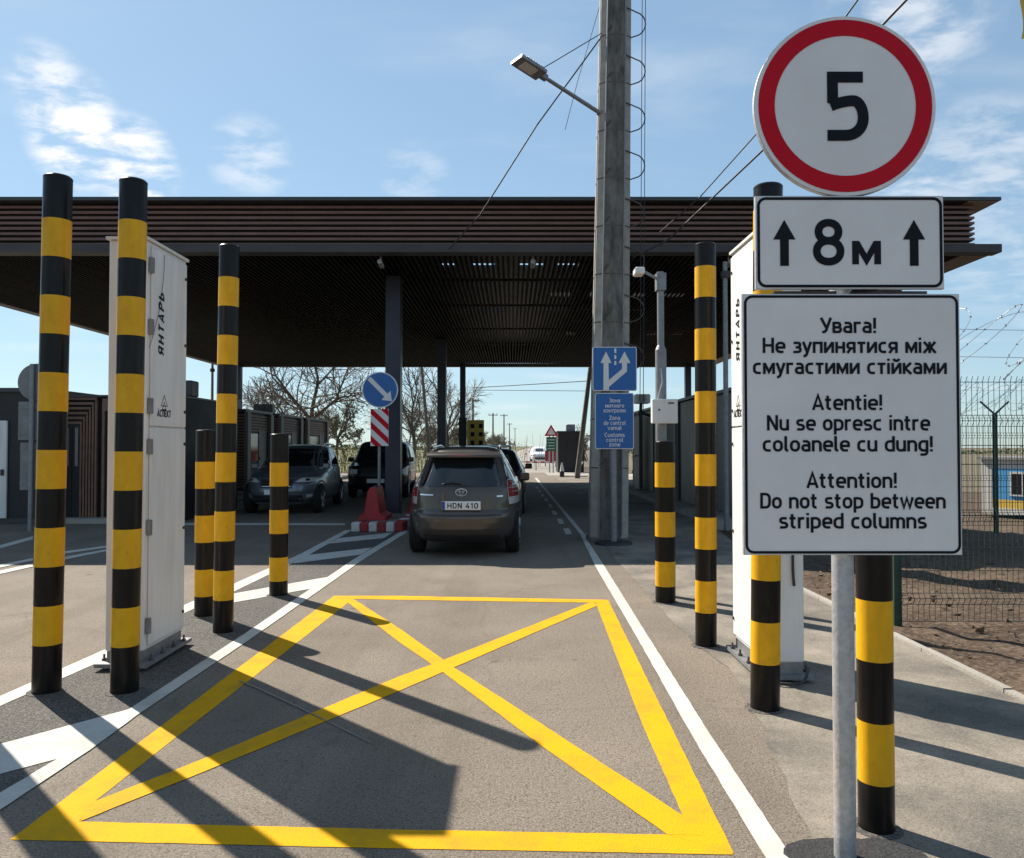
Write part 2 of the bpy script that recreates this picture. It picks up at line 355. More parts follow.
g('1',.42,s_(0,(.06,.74),(.27,.95),(.27,0)))
g('0',.64,s_(.25,(.08,.07),(.56,.07),(.56,.93),(.08,.93),close=C))

def round_path(pts,r,close):
    P=[(Vector(p[:2]),(p[2] if len(p)>2 else r)) for p in pts]; n=len(P); out=[]
    for i,(p,rr) in enumerate(P):
        if (not close and i in(0,n-1)) or rr<=0: out.append(p); continue
        a,b=P[i-1][0],P[(i+1)%n][0]
        da,db=(a-p),(b-p)
        ka=.5 if (close or i-1>0) else .95
        kb=.5 if (close or i+1<n-1) else .95
        la,lb=min(rr,da.length*ka),min(rr,db.length*kb)
        s,e=p+da.normalized()*la,p+db.normalized()*lb
        for k in range(8):
            t=k/7; c=.92
            # blend of circle-like curve (cubic)
            c1=s+(p-s)*.58; c2=e+(p-e)*.58
            out.append(s*(1-t)**3+c1*3*t*(1-t)**2+c2*3*t*t*(1-t)+e*t**3)
    o2=[]
    for q in out:
        if not o2 or (q-o2[-1]).length>1e-4: o2.append(q)
    if close and (o2[0]-o2[-1]).length<1e-4: o2.pop()
    return o2
def stroke(mb,pts,close,w,place,d):
    n=len(pts); L=[];Rr=[]
    for i,p in enumerate(pts):
        a=pts[i-1] if (i>0 or close) else None
        b=pts[(i+1)%n] if (i<n-1 or close) else None
        if a is None: t=(b-p).normalized(); nn=Vector((-t.y,t.x)); m=nn*w
        elif b is None: t=(p-a).normalized(); nn=Vector((-t.y,t.x)); m=nn*w
        else:
            t1=(p-a).normalized(); t2=(b-p).normalized(); n1=Vector((-t1.y,t1.x)); n2=Vector((-t2.y,t2.x))
            m=(n1+n2); 
            if m.length<.3: m=n1*w
            else:
                m=m.normalized(); k=max(.45,m.dot(n1)); m=m*(w/k)
        L.append(place(p+m,d)); Rr.append(place(p-m,d))
    vs=L+Rr; fs=[]
    for i in range(n if close else n-1):
        j=(i+1)%n; fs.append((i,j,n+j,n+i))
    mb.add(vs,fs)
def text_w(s,tr=.10): return sum(GL[c][0]+tr for c in s)-tr
def text(mb,s,x,z,h,y,w=.07,tr=.10,align='c',slant=0.,sx=1.,M=None,face=-1):
    """lettering in the x-z plane, read from -y (face=-1)"""
    W=text_w(s,tr)*h*sx; cx=x-(W/2 if align=='c' else 0)
    k=0
    for ch in s:
        adv,sts=GL[ch]
        for (cl,r,pts) in sts:
            pp=round_path(pts,r,cl)
            def place(p,d,cx=cx):
                v=Vector((cx+(p.x+slant*p.y)*h*sx,d,z+p.y*h))
                return M@v if M is not None else v
            stroke(mb,pp,cl,w,place,y+face*.00012*(k%5)); k+=1
        cx+=(adv+tr)*h*sx

def rrect(x0,x1,z0,z1,r,n=6):
    out=[]
    for cx,cz,a0 in((x1-r,z0+r,-90),(x1-r,z1-r,0),(x0+r,z1-r,90),(x0+r,z0+r,180)):
        for i in range(n+1):
            t=R(a0+90*i/n); out.append((cx+r*math.cos(t),cz+r*math.sin(t)))
    return out
def sheet_ring(mb,outer,inner,y,mi=0):
    n=len(outer); vs=[(p[0],y,p[1]) for p in outer]+[(p[0],y,p[1]) for p in inner]
    mb.add(vs,[(i,(i+1)%n,n+(i+1)%n,n+i) for i in range(n)],mi)
def sheet(mb,poly,y,mi=0): mb.add([(p[0],y,p[1]) for p in poly],[tuple(range(len(poly)))],mi)
def disc(cx,cz,r,n=64): return [(cx+r*math.cos(2*PI*i/n),cz+r*math.sin(2*PI*i/n)) for i in range(n)]

# ================================================================== GROUND
def terr(x,y):
    def ss(a,b,t):
        t=max(0,min(1,(t-a)/(b-a))); return t*t*(3-2*t)
    z=-.045
    z-=2.0*ss(4.2,16,x-max(0,y-46)*.0275)*ss(9,34,y)
    return z
mb=MB()
xs=[-900,-400,-150,-60,-40,-31]+[-30+i*3 for i in range(11)]+[3+.33*i for i in range(40)]+[17,20,25,32,45,70,120,250,500,900]
ys=[-60,-20,-6]+[-2+.4*i for i in range(60)]+[23,25,28,32,38,46,60,80,110,150,220,320,500,900,1600,2600]
for y in ys:
    for x in xs:
        b=0
        if 3.3<x<16 and 2<y<20: b=random.uniform(-.03,.035)
        mb.v.append((x,y,terr(x,y)+b))
nx=len(xs)
for j in range(len(ys)-1):
    for i in range(nx-1):
        mb.f.append((j*nx+i,j*nx+i+1,(j+1)*nx+i+1,(j+1)*nx+i)); mb.mi.append(0); mb.sm.append(True)
struct(mb,'ground',SOIL)
def flat(name,m,polys,z):
    mb=MB()
    for p in polys: mb.add([(q[0],q[1],z) for q in p],[tuple(range(len(p)))])
    return struct(mb,name,m)
flat('asphalt_road',ASPH,[[(-30,-5),(2.6,-5),(2.6,46),(-30,46)]],0.)
# far road, running off to the horizon
def fr(Y,dx): return (.42+ (Y-46)*.0275+dx, Y)
flat('far_road',FARRD,[[fr(45.9,-4.2),fr(45.9,3.6),fr(900,3.6),fr(900,-4.2)]],.004)
flat('grass_verge',GRASS,[[(-400,46.1),fr(46.1,-4.5),fr(900,-4.5),(-400,900)]],.012)
mb=MB(); gx=[4.0,5,6.5,8,10,12,14,16,18,25,40,80,160,320,600]; gy=[60,66,75,90,120,160,220,320,450,650,1000,1700]
for y in gy:
    for x in gx: xx=fr(y,x)[0]; mb.v.append((xx,y,terr(xx,y)+.02))
for j in range(len(gy)-1):
    for i in range(len(gx)-1): mb.f.append((j*15+i,j*15+i+1,(j+1)*15+i+1,(j+1)*15+i)); mb.mi.append(0); mb.sm.append(True)
struct(mb,'far_field',FIELD)
# right-hand apron with its wavy joint, and the rough island strip on the left
joint=[(850,930),(800,812),(762,728),(728,668),(691,640),(657,606),(640,586),(624,569),(611,555),(602,540),(597,520),(593,505)]
jp=[G(x,y) for x,y in joint]
fine=[]
for a,b in zip(jp,jp[1:]):
    for k in range(6):
        q=a.lerp(b,k/6); fine.append((q.x+random.uniform(-.02,.02),q.y))
fine.append((jp[-1].x,jp[-1].y))
flat('side_apron',APRON,[[(fine[0][0],1.2)]+fine+[(fine[-1][0],40),(3.9,40),(3.9,15),(3.12,8.9),(3.12,1.2)]],.004)
isl=[(-400,858),(-120,760),(0,704),(105,655),(183,611),(232,590),(300,558),(348,531),(402,531),(352,566),(240,640),(133,711),(57,766),(0,806),(-160,915)]
ip=[G(x,y) for x,y in isl]
flat('island_asphalt',ASPHD,[[(p.x,p.y) for p in ip]],.003)
pt=[]
pc=G(846,858)
for i in range(40):
    t=2*PI*i/40; r=.26+.025*math.sin(3*t)+random.uniform(-.012,.012); pt.append((pc.x+.045+r*math.cos(t),pc.y-.06+r*.85*math.sin(t)))
flat('asphalt_patch',PATCH,[pt],.008)

# ---- painted markings (outlines unprojected on to the ground)
def mark(name,m,polys,z):
    mb=MB()
    for k,p in enumerate(polys):
        q=[G(x,y) for x,y in p]
        # keep the winding and fan with many cuts along each edge for ragged edges
        pts=[]
        for a,b in zip(q,q[1:]+q[:1]):
            n=max(1,int((b-a).length/.07)); d=(b-a)
            nn=Vector((-d.y,d.x,0)).normalized() if d.length>1e-6 else Vector()
            for i in range(n):
                j=random.uniform(-.0018,.0018) if 0<i<n else 0
                pts.append(a+d*(i/n)+nn*j)
        mb.add([(v.x,v.y,z+.0003*k) for v in pts],[tuple(range(len(pts)))])
    return struct(mb,name,m)
mark('yellow_box_marking',YELLP,[
 [(334,596),(353,599),(93,803),(79,822),(10,840)],
 [(10,840),(79,822),(400,830),(667,835),(692,826),(734,855),(400,849)],
 [(608,600),(734,854),(667,835),(683,816),(642,724),(597,606),(596,603)],
 [(334,596),(400,596),(607,600),(597,603),(400,600),(342,599)],
 [(343,599),(354,599.5),(400,629),(453,667),(683,816),(702,836),(667,835),(541,746),(441,671),(400,643)],
 [(597,606),(593,601.5),(439,662),(400,676.5),(199,761),(92,803),(80,822),(207,771),(400,691)]],.0020)
EL_=[(534.6,536.8,478),(580,584.5,534),(584,589,543),(595,604,566),(638,650,640),(694,713,740),(765,791,858),(870,905,1030)]
mark('white_edge_line',WHITEP,[
 *[[(a,y0),(b,y0),(d,y1),(c,y1)] for (a,b,y0),(c,d,y1) in zip(EL_,EL_[1:])],
 [(584,535),(589,533),(596,529),(599,531),(591,538),(587,541)]],.0060)
mark('white_lane_dash',WHITEP,[[(x-w,y-h),(x+w*.5,y-h),(x+w*1.3,y+h),(x-w*.3,y+h)] for x,y,w,h in((567,531.5,4,3),(560,521.5,3.3,2.6),(554,513,2.8,2),(550,506,2.4,1.7),(546,500,2,1.4),(542.5,495.6,1.8,1.2),(539.5,491.5,1.6,1),(537,488,1.4,.9))],.0060)
mark('island_outline',WHITEP,[
 [(404,530),(408,532),(363,560),(250,640),(137,716),(90,751),(0,811),(-160,925),(-160,905),(0,794),(57,760),(0,775),(-200,810),(-200,790),(0,745),(129,710),(242,636),(353,560)],
 [(0,697),(105,650),(183,606),(232,585),(300,554.5),(345,530.5),(352,530.5),(304,558),(234,592),(183,614),(105,660),(0,707),(-120,765),(-120,750)],
 [(234,603),(234,594),(330,577),(334,580),(312,589)],
 [(293,564),(303,556),(372,548),(361,555)],
 [(329,544),(339,538.5),(392,533),(384,538.5)],
 [(185,523.3),(345,523.6),(345,525.8),(185,525.6)],
 ],.0060)
mark('bay_line',WHITEP,[
 [(-60,562),(33,536.5),(33,539.5),(-60,566)],[(58,552.5),(107,546),(107,548),(58,555)],[(50,560),(107,549.5),(107,551.5),(50,563)],[(-60,584),(33,564),(33,567),(-60,588)],[(-60,577),(33,558.5),(33,561),(-60,581)]],.0060)
mark('scrape_mark',FARRD,[[(240,681.3),(262,690.6),(300,708.3),(372,744),(371,744.4),(299,709.2),(261,691.5),(239,682)]],.0095)

# kerbs
mb=MB()
def kerb(mb,pts,w,h,mi=0):
    for a,b in zip(pts,pts[1:]):
        a,b=Vector((*a,0)),Vector((*b,0)); d=(b-a).normalized(); nrm=Vector((-d.y,d.x,0))*w/2
        L_=(b-a).length; n=max(1,int(L_/1.0))
        for k in range(n):
            p=a+d*(L_*k/n+.006); q=a+d*(L_*(k+1)/n-.006); hh=h+random.uniform(-.004,.004)
            vs=[p-nrm,q-nrm,q+nrm,p+nrm]
            mb.add([(v.x,v.y,-.1) for v in vs]+[(v.x,v.y,hh) for v in vs],[(0,3,2,1),(4,5,6,7),(0,1,5,4),(1,2,6,5),(2,3,7,6),(3,0,4,7)],mi)
kerb(mb,[(3.16,1.0),(3.16,9.0),(3.55,12.4)],.06,.025)
struct(mb,'kerb_strip',KERBM)
mb=MB(); mb.prism([(3.9,15.0),(6.9,15.0),(6.9,40),(3.9,40)],-.05,.13,plane='xy'); struct(mb,'raised_pavement',KERBM)
mb=MB(); mb.prism([(-13.5,19.8),(-8.0,19.8),(-8.0,40),(-13.5,40)],-.05,.13,plane='xy'); struct(mb,'booth_pavement',KERBM)

# clods and litter on the bare soil
mb=MB()
for i in range(2600):
    x=random.uniform(3.3,12); y=random.uniform(3.5,14) ; r=random.choice([.012,.018,.025,.04])*random.uniform(.6,1.3)
    c=Vector((x,y,terr(x,y)+r*.3))
    vs=[c+Vector((random.uniform(-1,1),random.uniform(-1,1),random.uniform(-.5,.9)))*r for _ in range(5)]
    mb.add(vs,[(0,1,2),(0,2,3),(0,3,4),(1,2,4),(2,3,4),(0,1,4)],0)
tag(mb.build('soil_clods',DIRT2),'loose clods and stones over the bare brown soil','soil clods',kind='stuff')

# ================================================================== BOLLARDS
BG='black and yellow striped bollards'
def bollard(loc,h,d,base,label,lean=0.):
    t=thing('striped_bollard',label,'bollard',loc,0,BG); t.rotation_euler=(0,R(lean),0)
    h-=.022
    r=d/2; prof=[(r,0)]; mis=[]; z=base; prof.append((r,z)); mis.append(0); k=1
    while z+.247<h-.02:
        z+=.247; prof.append((r*1.004 if k else r,z)); mis.append(k); k=1-k
    if h-z>.02: prof.append((r,h)); mis.append(k if h-z>.15 else 0)
    # doubled rings: keep the film edge crisp
    mb=MB(); n=40
    for (p0,p1,m) in zip(prof,prof[1:],mis):
        rr=r*1.006 if m else r
        mb.lathe([(rr,p0[1]),(rr,p1[1])],n,m,cap0=False,cap1=False)
        if m: mb.lathe([(r,p0[1]),(rr,p0[1])],n,m,cap0=False,cap1=False,smooth=False); mb.lathe([(rr,p1[1]),(r,p1[1])],n,m,cap0=False,cap1=False,smooth=False)
    mb.build('post',[BLK,YEL],t)
    mb=MB(); mb.lathe([(r*.985,h-.004),(r*1.01,h+.002),(r*1.01,h+.012),(r*.9,h+.022),(.002,h+.028)],n,0,cap0=False,cap1=False)
    mb.build('cap',[BLK],t)
    mb=MB(); mb.lathe([(r+.035,-.004),(r+.028,.007),(r+.001,.010)],n,0,cap0=False,cap1=False); mb.build('base_joint',[ASPHD],t)
    return t
def bl(x,y,h,d,base,label,lean=0.):
    p=G(x,y); return bollard((p.x,p.y,0),h,d,base,label,lean)
bl(46.5,692,3.315,.17,.31,'tall striped bollard leftmost in the photo, left of the first white cabinet',.56)
bl(124.5,692,3.29,.168,.30,'tall striped bollard standing right in front of the left white cabinet',.4)
bl(223,632.5,3.275,.165,.28,'tall striped bollard just right of the left white cabinet',.5)
bl(204.5,616,1.72,.18,.19,'short striped bollard half hidden behind the tall one right of the left cabinet')
bl(278.5,595.5,1.70,.19,.16,'short striped bollard alone by the dark parked crossover, left of the yellow box')
bl(765,709,3.147,.17,.28,'tall striped bollard behind the white text board, in front of the right cabinet',.75)
bl(706,646,3.175,.165,.27,'tall striped bollard left of the right white cabinet',.2)
bl(665.5,602.5,1.62,.20,.17,'short striped bollard under the small white box on the camera mast')
bl(876.5,829,2.05,.14,.20,'striped bollard close behind the galvanised sign post, nearest the camera')
bollard((-3.62,4.93,0),3.27,.205,.31,'tall striped bollard just outside the left edge of the photo')

# ================================================================== PORTAL CABINETS
def cabinet(name,label,x0,x1,y0,y1,h,doorside):
    """doorside=+1: doors on the +x face"""
    cx,cy=(x0+x1)/2,(y0+y1)/2
    t=thing(name,label,'monitor cabinet',(cx,cy,0),0,'white radiation monitor cabinets')
    w,d=x1-x0,y1-y0; s=doorside
    mb=MB(); mb.bev(-w/2,w/2,-d/2,d/2,.13,h,.008); mb.build('housing',[CABW],t)
    mb=MB(); mb.bb(-w/2-.05,w/2+.05,-d/2-.05,d/2+.05,.028,.055)
    for sx in(-1,1):
        for sy in(-1,1): mb.bb(sx*(w/2-.03)-.04,sx*(w/2-.03)+.04,sy*(d/2-.05)-.04,sy*(d/2-.05)+.04,.004,.028)
    mb.bb(-w/2+.01,w/2-.01,-d/2+.01,d/2-.01,.055,.13); mb.build('plinth',[GALVD],t)
    for sx in(-1,1):
        for fy in(-.42,-.14,.14,.42):
            mb=MB(); mb.tube((sx*(w/2+.03),fy*d,.05),(sx*(w/2+.03),fy*d,.10),.008); mb.tube((sx*(w/2+.03),fy*d,.055),(sx*(w/2+.03),fy*d,.07),.017,n=6)
            mb.build('anchor_bolt',[RUST],t)
    # sloping lid
    mb=MB(); mb.prism([(-w/2-.015,h+.002),(w/2+.015,h+.002),(w/2+.015,h+.022),(-w/2-.015,h+.022)],-d/2-.02,d/2+.02); mb.build('lid',[CABE],t)
    xs_=s*(w/2)
    split=1.71
    for z0,z1 in((.16,split-.005),(split+.005,h-.03)):
        mb=MB(); mb.bev(min(xs_,xs_+s*.014),max(xs_,xs_+s*.014),-d/2+.05,d/2-.015,z0,z1,.005)
        dr=mb.build('door',[CABW],t)
        for zz in (z0+.14,z1-.14,(z0+z1)/2+.06):
            mb=MB(); mb.bb(xs_+s*.004,xs_+s*.03,-d/2+.02,-d/2+.055,zz-.055,zz+.055)
            mb.build('hinge',[GALVD],dr)
        for zz in (z0+.12,z1-.12,(z0+z1)/2):
            mb=MB(); mb.tube((xs_+s*.012,d/2-.045,zz),(xs_+s*.024,d/2-.045,zz),.012); mb.build('lock',[DKMET],dr)
    # lettering reads upwards, sitting on the upper door
    mb=MB()
    fx=xs_+s*.0155
    if s>0: M=Matrix(((0,1,0,fx),(0,0,-1,-.13),(1,0,0,2.46),(0,0,0,1)))
    else:   M=Matrix(((0,-1,0,fx),(0,0,1,.16),(1,0,0,2.42),(0,0,0,1)))
    # local text x -> world z, text z -> world -y(s>0)/+y ; depth -> +-x
    text(mb,'ЯНТАРЬ',0,-.04,.085,.0,w=.11,tr=.30,slant=.15,M=M,face=s*1 if s>0 else 1)
    mb.build('lettering',[SIGNK],t)
    mb=MB()
    if s>0: M2=Matrix(((0,1,0,fx),(1,0,0,.03),(0,0,1,1.785),(0,0,0,1)))
    else:   M2=Matrix(((0,-1,0,fx),(-1,0,0,.06),(0,0,1,1.785),(0,0,0,1)))
    text(mb,'АСПЕКТ',-.10,.0,.05,.0,w=.11,tr=.13,M=M2,face=1)
    for p in (((-.05,.10),(0,.18),(.05,.10),(-.05,.10)),((-.03,.075),(0,.125),(.03,.075),(-.03,.075))):
        stroke(mb,[Vector((q[0]-.10,q[1]-.02)) for q in p[:-1]],True,.003,lambda v,dd:M2@Vector((v.x,dd,v.y)),.0)
    mb.build('maker_mark',[SIGNK],t)
    return t,w,d
t,w,d=cabinet('monitor_cabinet','white portal cabinet on the left, behind the front striped bollard',-2.855,-2.585,5.50,6.16,3.03,+1)
mb=MB(); pts=[Vector((w/2+.02,-.10-.23*(k/14)**2,2.98-.72*k/14)) for k in range(15)]
mb.path(pts,.0018); mb.build('cord',[CABLE],t)
t,w,d=cabinet('monitor_cabinet','white portal cabinet on the right, sunlit, partly hidden by the text board',1.68,1.945,5.22,5.93,3.03,-1)
mb=MB(); mb.path([Vector((.075+.02*math.sin(u*.35),-d/2-.014,1.6-.06*u)) for u in range(17)],.009); mb.path([Vector((.02+.1*math.cos(u*.3),-d/2-.09-.03*math.sin(u*.3),.025+max(0,.10-.03*u))) for u in range(12)],.010); mb.build('cord',[CABLE],t)

# ================================================================== MAIN SIGN POST
YS=2.93
pb=G(846.5,860)
t=thing('sign_post','galvanised post carrying the 5 limit disc, 8m plate and white warning board','road sign',(0,0,0))
mb=MB(); mb.tube((pb.x,YS+.075,0),(pb.x,YS+.075,3.15),.040,n=28); mb.build('post',[GALV],t)
# speed disc
c=U(845,106,YS); rd=.345
mb=MB(); sheet(mb,disc(c.x,c.z,rd*.995),YS-.0015,0)
n=64
mb.lathe([(rd*.985,0),(rd,.003),(rd,.022)],n,1,c=(c.x,YS,c.z),axis='y',cap0=True,cap1=True)
# rolled bracket profiles behind
mb.bb(c.x-.22,c.x+.22,YS+.024,YS+.038,c.z-.19,c.z-.15,1); mb.bb(c.x-.22,c.x+.22,YS+.024,YS+.038,c.z+.15,c.z+.19,1)
ds=mb.build('speed_disc',[SIGNW,GALV],t)
mb=MB(); n=72
sheet_ring(mb,disc(c.x,c.z,rd*.955,n),disc(c.x,c.z,rd*.775,n),YS-.003); mb.build('red_ring',[SIGNR],ds)
mb=MB(); text(mb,'5',c.x-.002,c.z-.132,.262,YS-.004,w=.080,tr=0,sx=.98); mb.build('numeral',[SIGNK],ds)
# plates
def plate(name,px0,px1,py0,py1,rad,frame):
    a=U(px0,py1,YS); b=U(px1,py0,YS)
    x0,x1,z0,z1=a.x,b.x,a.z,b.z
    mb=MB(); mb.prism([(x0,z0),(x1,z0),(x1,z1),(x0,z1)],YS,YS+.018,1)
    sheet(mb,[(x0+.002,z0+.002),(x1-.002,z0+.002),(x1-.002,z1-.002),(x0+.002,z1-.002)],YS-.0012,0)
    for zz in(z0+.05,z1-.05): mb.bb(x0+.1,x1-.1,YS+.018,YS+.034,zz-.018,zz+.018,1)
    p=mb.build(name,[SIGNW,GALV],t)
    mb=MB(); e=.005
    sheet_ring(mb,rrect(x0+e,x1-e,z0+e,z1-e,rad),rrect(x0+e+frame,x1-e-frame,z0+e+frame,z1-e-frame,rad-frame),YS-.0025); mb.build('border',[SIGNK],p)
    return p,x0,x1,z0,z1
p,x0,x1,z0,z1=plate('distance_plate',756,943,196,289,.033,.011)
mb=MB(); cz=(z0+z1)/2
def arrow(mb,x,zb,zt,y,sh,hw,hh):
    mb.add([(q[0],y,q[1]) for q in((x-sh,zb),(x+sh,zb),(x+sh,zt-hh),(x+hw,zt-hh),(x,zt),(x-hw,zt-hh),(x-sh,zt-hh))],[tuple(range(7))])
for xx in(784,913.5):
    q=U(xx,220,YS).x; arrow(mb,q,U(784,266,YS).z,U(784,220,YS).z,YS-.003,.0165,.042,.075)
e8=U(813,265,YS); text(mb,'8',e8.x,e8.z,.172,YS-.003,w=.085,tr=0,align='l',sx=1.0)
em=U(853.5,264.5,YS); text(mb,'м',em.x-.005,em.z,.122,YS-.003,w=.085,tr=0,align='l',sx=1.22)
mb.build('symbols',[SIGNK],p)
p,x0,x1,z0,z1=plate('warning_board',744,959,294,555,.032,.010)
mb=MB()
lines=[('Увага!',851,326,333.5,319.5,880,821),]
def tl(s,xc,yb,px_w,w=.082):
    q=U(xc,yb,YS-.003); W=px_w*YS/FPX
    h=.0578
    tr=.075
    k=W/(text_w(s,tr)*h)
    text(mb,s,q.x,q.z,h,YS-.003,w=w,tr=tr,sx=k)
for s,xc,yb,pw in (('Увага!',848.5,333,56),('Не зупинятися між',849.5,353,174),('смугастими стійками',850,374,194),
    ('Atentie!',847.5,410,70),('Nu se opresc intre',848.5,430.5,163),('coloanele cu dung!',848,451.5,170),
    ('Attention!',852,488,90),('Do not stop between',853,508.5,185),('striped columns',853,528.5,147)):
    tl(s,xc,yb,pw)
mb.build('lettering',[SIGNK],p)
mb=MB()
for zz in(z1+.0,): mb.bb(U(776,0,YS).x,U(930,0,YS).x,YS+.045,YS+.06,z1-.03,z1+.02)
mb.build('bracket',[DKMET],t)

# ================================================================== BLUE SIGNS ON A POST
p0=G(614,544.5); Yb=p0.y
t=thing('lane_sign','blue lane split sign over a blue customs zone board on a thin grey post','road sign')
mb=MB(); mb.tube((p0.x,Yb+.05,0),(p0.x,Yb+.05,U(614,350,Yb).z),.055,n=16); mb.build('post',[GALVD],t)
mb=MB(); mb.lathe([(.30,.004),(.29,.04),(.1,.05)],20,0,c=(p0.x,Yb+.05,0)); mb.build('foot',[PLAST],t)
def bsign(name,px0,px1,py0,py1):
    a=U(px0,py1,Yb); b=U(px1,py0,Yb)
    mb=MB(); mb.prism(rrect(a.x,b.x,a.z,b.z,.03),Yb-.02,Yb,1); sheet(mb,rrect(a.x+.012,b.x-.012,a.z+.012,b.z-.012,.025),Yb-.022,0)
    return mb.build(name,[SIGNB,SIGNW],t)
p=bsign('lane_panel',592.5,636.5,347,391)
mb=MB(); y=Yb-.024
def pl(*q): return [(U(a,b,y).x,U(a,b,y).z) for a,b in q]
sheet(mb,pl((603.5,390),(609,390),(608.5,362),(603.5,362)),y)
sheet(mb,pl((600.5,363),(611.5,363),(606,351.5)),y-.0005)
sheet(mb,pl((606.5,389),(627,371.5),(627,362),(622,362),(622,369),(606.5,382)),y-.001)
sheet(mb,pl((618.5,363),(630.5,363),(624.5,351.5)),y-.0015)
for q in((348.5,353),(355,359),(361,365)): sheet(mb,pl((614.3,q[1]),(616.3,q[1]),(616.3,q[0]),(614.3,q[0])),y)
mb.build('arrows',[SIGNW],p)
p=bsign('zone_board',595,633.5,393,449)
mb=MB()
for s,yb,pw in(('Зона',402.5,11),('митного',407.7,19),('контролю',412.5,22),('Zona',420,11),('de control',425,22),('vamal',430,14),('Customs',437,20),('control',442,17),('zone',447-.5,11)):
    q=U(614.5,yb,Yb); h=.068; k=pw*Yb/FPX/(text_w(s,.1)*h); text(mb,s,q.x,q.z,h,Yb-.024,w=.075,tr=.1,sx=k)
mb.build('lettering',[SIGNW],p)

# ================================================================== KEEP RIGHT SIGN, ISLAND, RED BARRIERS
pk=G(379,523); Yk=pk.y
t=thing('keep_right_sign','round blue keep right arrow sign above a red and white striped plate','road sign')
mb=MB(); mb.tube((pk.x,Yk,.16),(pk.x,Yk,U(380,372,Yk).z),.032,n=12); mb.build('post',[GALVD],t)
c=U(380.5,390,Yk)
mb=MB(); rr=18*Yk/FPX
mb.lathe([(rr,0),(rr,.02)],48,1,c=(c.x,Yk-.06,c.z),axis='y'); sheet(mb,disc(c.x,c.z,rr*.94,48),Yk-.062,0); p=mb.build('arrow_disc',[SIGNB,SIGNW],t)
mb=MB(); y=Yk-.064
def arrow_dir(mb,cx,cz,dx,dz,L,sh,hw,hh,y):
    d=Vector((dx,dz)).normalized(); nn=Vector((-d.y,d.x)); c0=Vector((cx,cz))
    P=[c0-d*L+nn*sh,c0-d*L-nn*sh,c0+d*(L-hh)-nn*sh,c0+d*(L-hh)-nn*hw,c0+d*L,c0+d*(L-hh)+nn*hw,c0+d*(L-hh)+nn*sh]
    mb.add([(q.x,y,q.y) for q in P],[tuple(range(7))])
arrow_dir(mb,c.x+.01,c.z,1,-1,.33,.045,.13,.17,y); mb.build('arrow',[SIGNW],p)
a=U(371,446,Yk); b=U(389,409,Yk)
mb=MB(); mb.bb(a.x,b.x,Yk-.06,Yk-.045,a.z,b.z,0)
W=b.x-a.x; H=b.z-a.z; k=0
# diagonal red stripes clipped to the plate
def clip(poly,x0,x1,z0,z1):
    def cl(P,f,inter):
        out=[]
        for i in range(len(P)):
            A,B=P[i-1],P[i]
            fa,fb=f(A),f(B)
            if fb: 
                if not fa: out.append(inter(A,B))
                out.append(B)
            elif fa: out.append(inter(A,B))
        return out
    def lx(v): return lambda A,B:(v,A[1]+(B[1]-A[1])*(v-A[0])/(B[0]-A[0]))
    def lz(v): return lambda A,B:(A[0]+(B[0]-A[0])*(v-A[1])/(B[1]-A[1]),v)
    for f,i in((lambda p:p[0]>=x0,lx(x0)),(lambda p:p[0]<=x1,lx(x1)),(lambda p:p[1]>=z0,lz(z0)),(lambda p:p[1]<=z1,lz(z1))):
        if poly: poly=cl(poly,f,i)
    return poly
for k in range(-1,5):
    zt=b.z+.33-k*.285
    q=clip([(a.x-.01,zt),(b.x+.01,zt-W*1.0),(b.x+.01,zt-W-.135),(a.x-.01,zt-.135)],a.x,b.x,a.z,b.z)
    if len(q)>2: sheet(mb,q,Yk-.062,1)
mb.build('striped_plate',[SIGNW,SIGNR],t)

mb=MB()
i0=G(351,532); i1=G(402,532)
t=thing('traffic_island','low kerb island with red and white painted blocks under the arrow sign','traffic island')
n=6; xa,xb,ya=i0.x,i1.x+.02,i0.y
for k in range(n):
    mb.bev(xa+(xb-xa)*k/n+.003,xa+(xb-xa)*(k+1)/n-.003,ya,ya+.22,.0,.17,.015,(k+1)%2)
for k in range(5):
    mb.bev(xa,xa+.18,ya+.225+k*.4,ya+.62+k*.4,.0,.17,.015,k%2); mb.bev(xb-.18,xb,ya+.225+k*.4,ya+.62+k*.4,.0,.17,.015,k%2)
mb.build('kerb_blocks',[KRED,KWHT],t)
mb=MB(); mb.bb(xa+.18,xb-.18,ya+.22,ya+2.2,.0,.15); mb.build('infill',[APRON],t)
def barrier(x,y,rz,label,L=.8):
    t=thing('barrier_block',label,'plastic barrier',(x,y,.15 if False else 0),rz,'red plastic barriers round the column')
    mb=MB(); mb.prism([(-.25,0),(.25,0),(.25,.07),(.14,.13),(.06,.62),(-.06,.62),(-.14,.13),(-.25,.07)],-L/2,L/2,plane='xz'); mb.build('body',[REDPL],t)
    mb=MB(); mb.tube((0,0,.61),(0,0,.65),.045); mb.build('plug',[PLAST],t)
    return t
bq=G(389,524)
barrier(-2.66,ya+1.0,R(0),'red plastic barrier block in front of the dark column behind the arrow sign').location.z=.152
barrier(-2.12,ya+2.9,R(8),'red plastic barrier block behind the column, beside the bronze estate car')
barrier(-3.0,ya+2.9,R(-6),'red plastic barrier block half hidden left of the column')

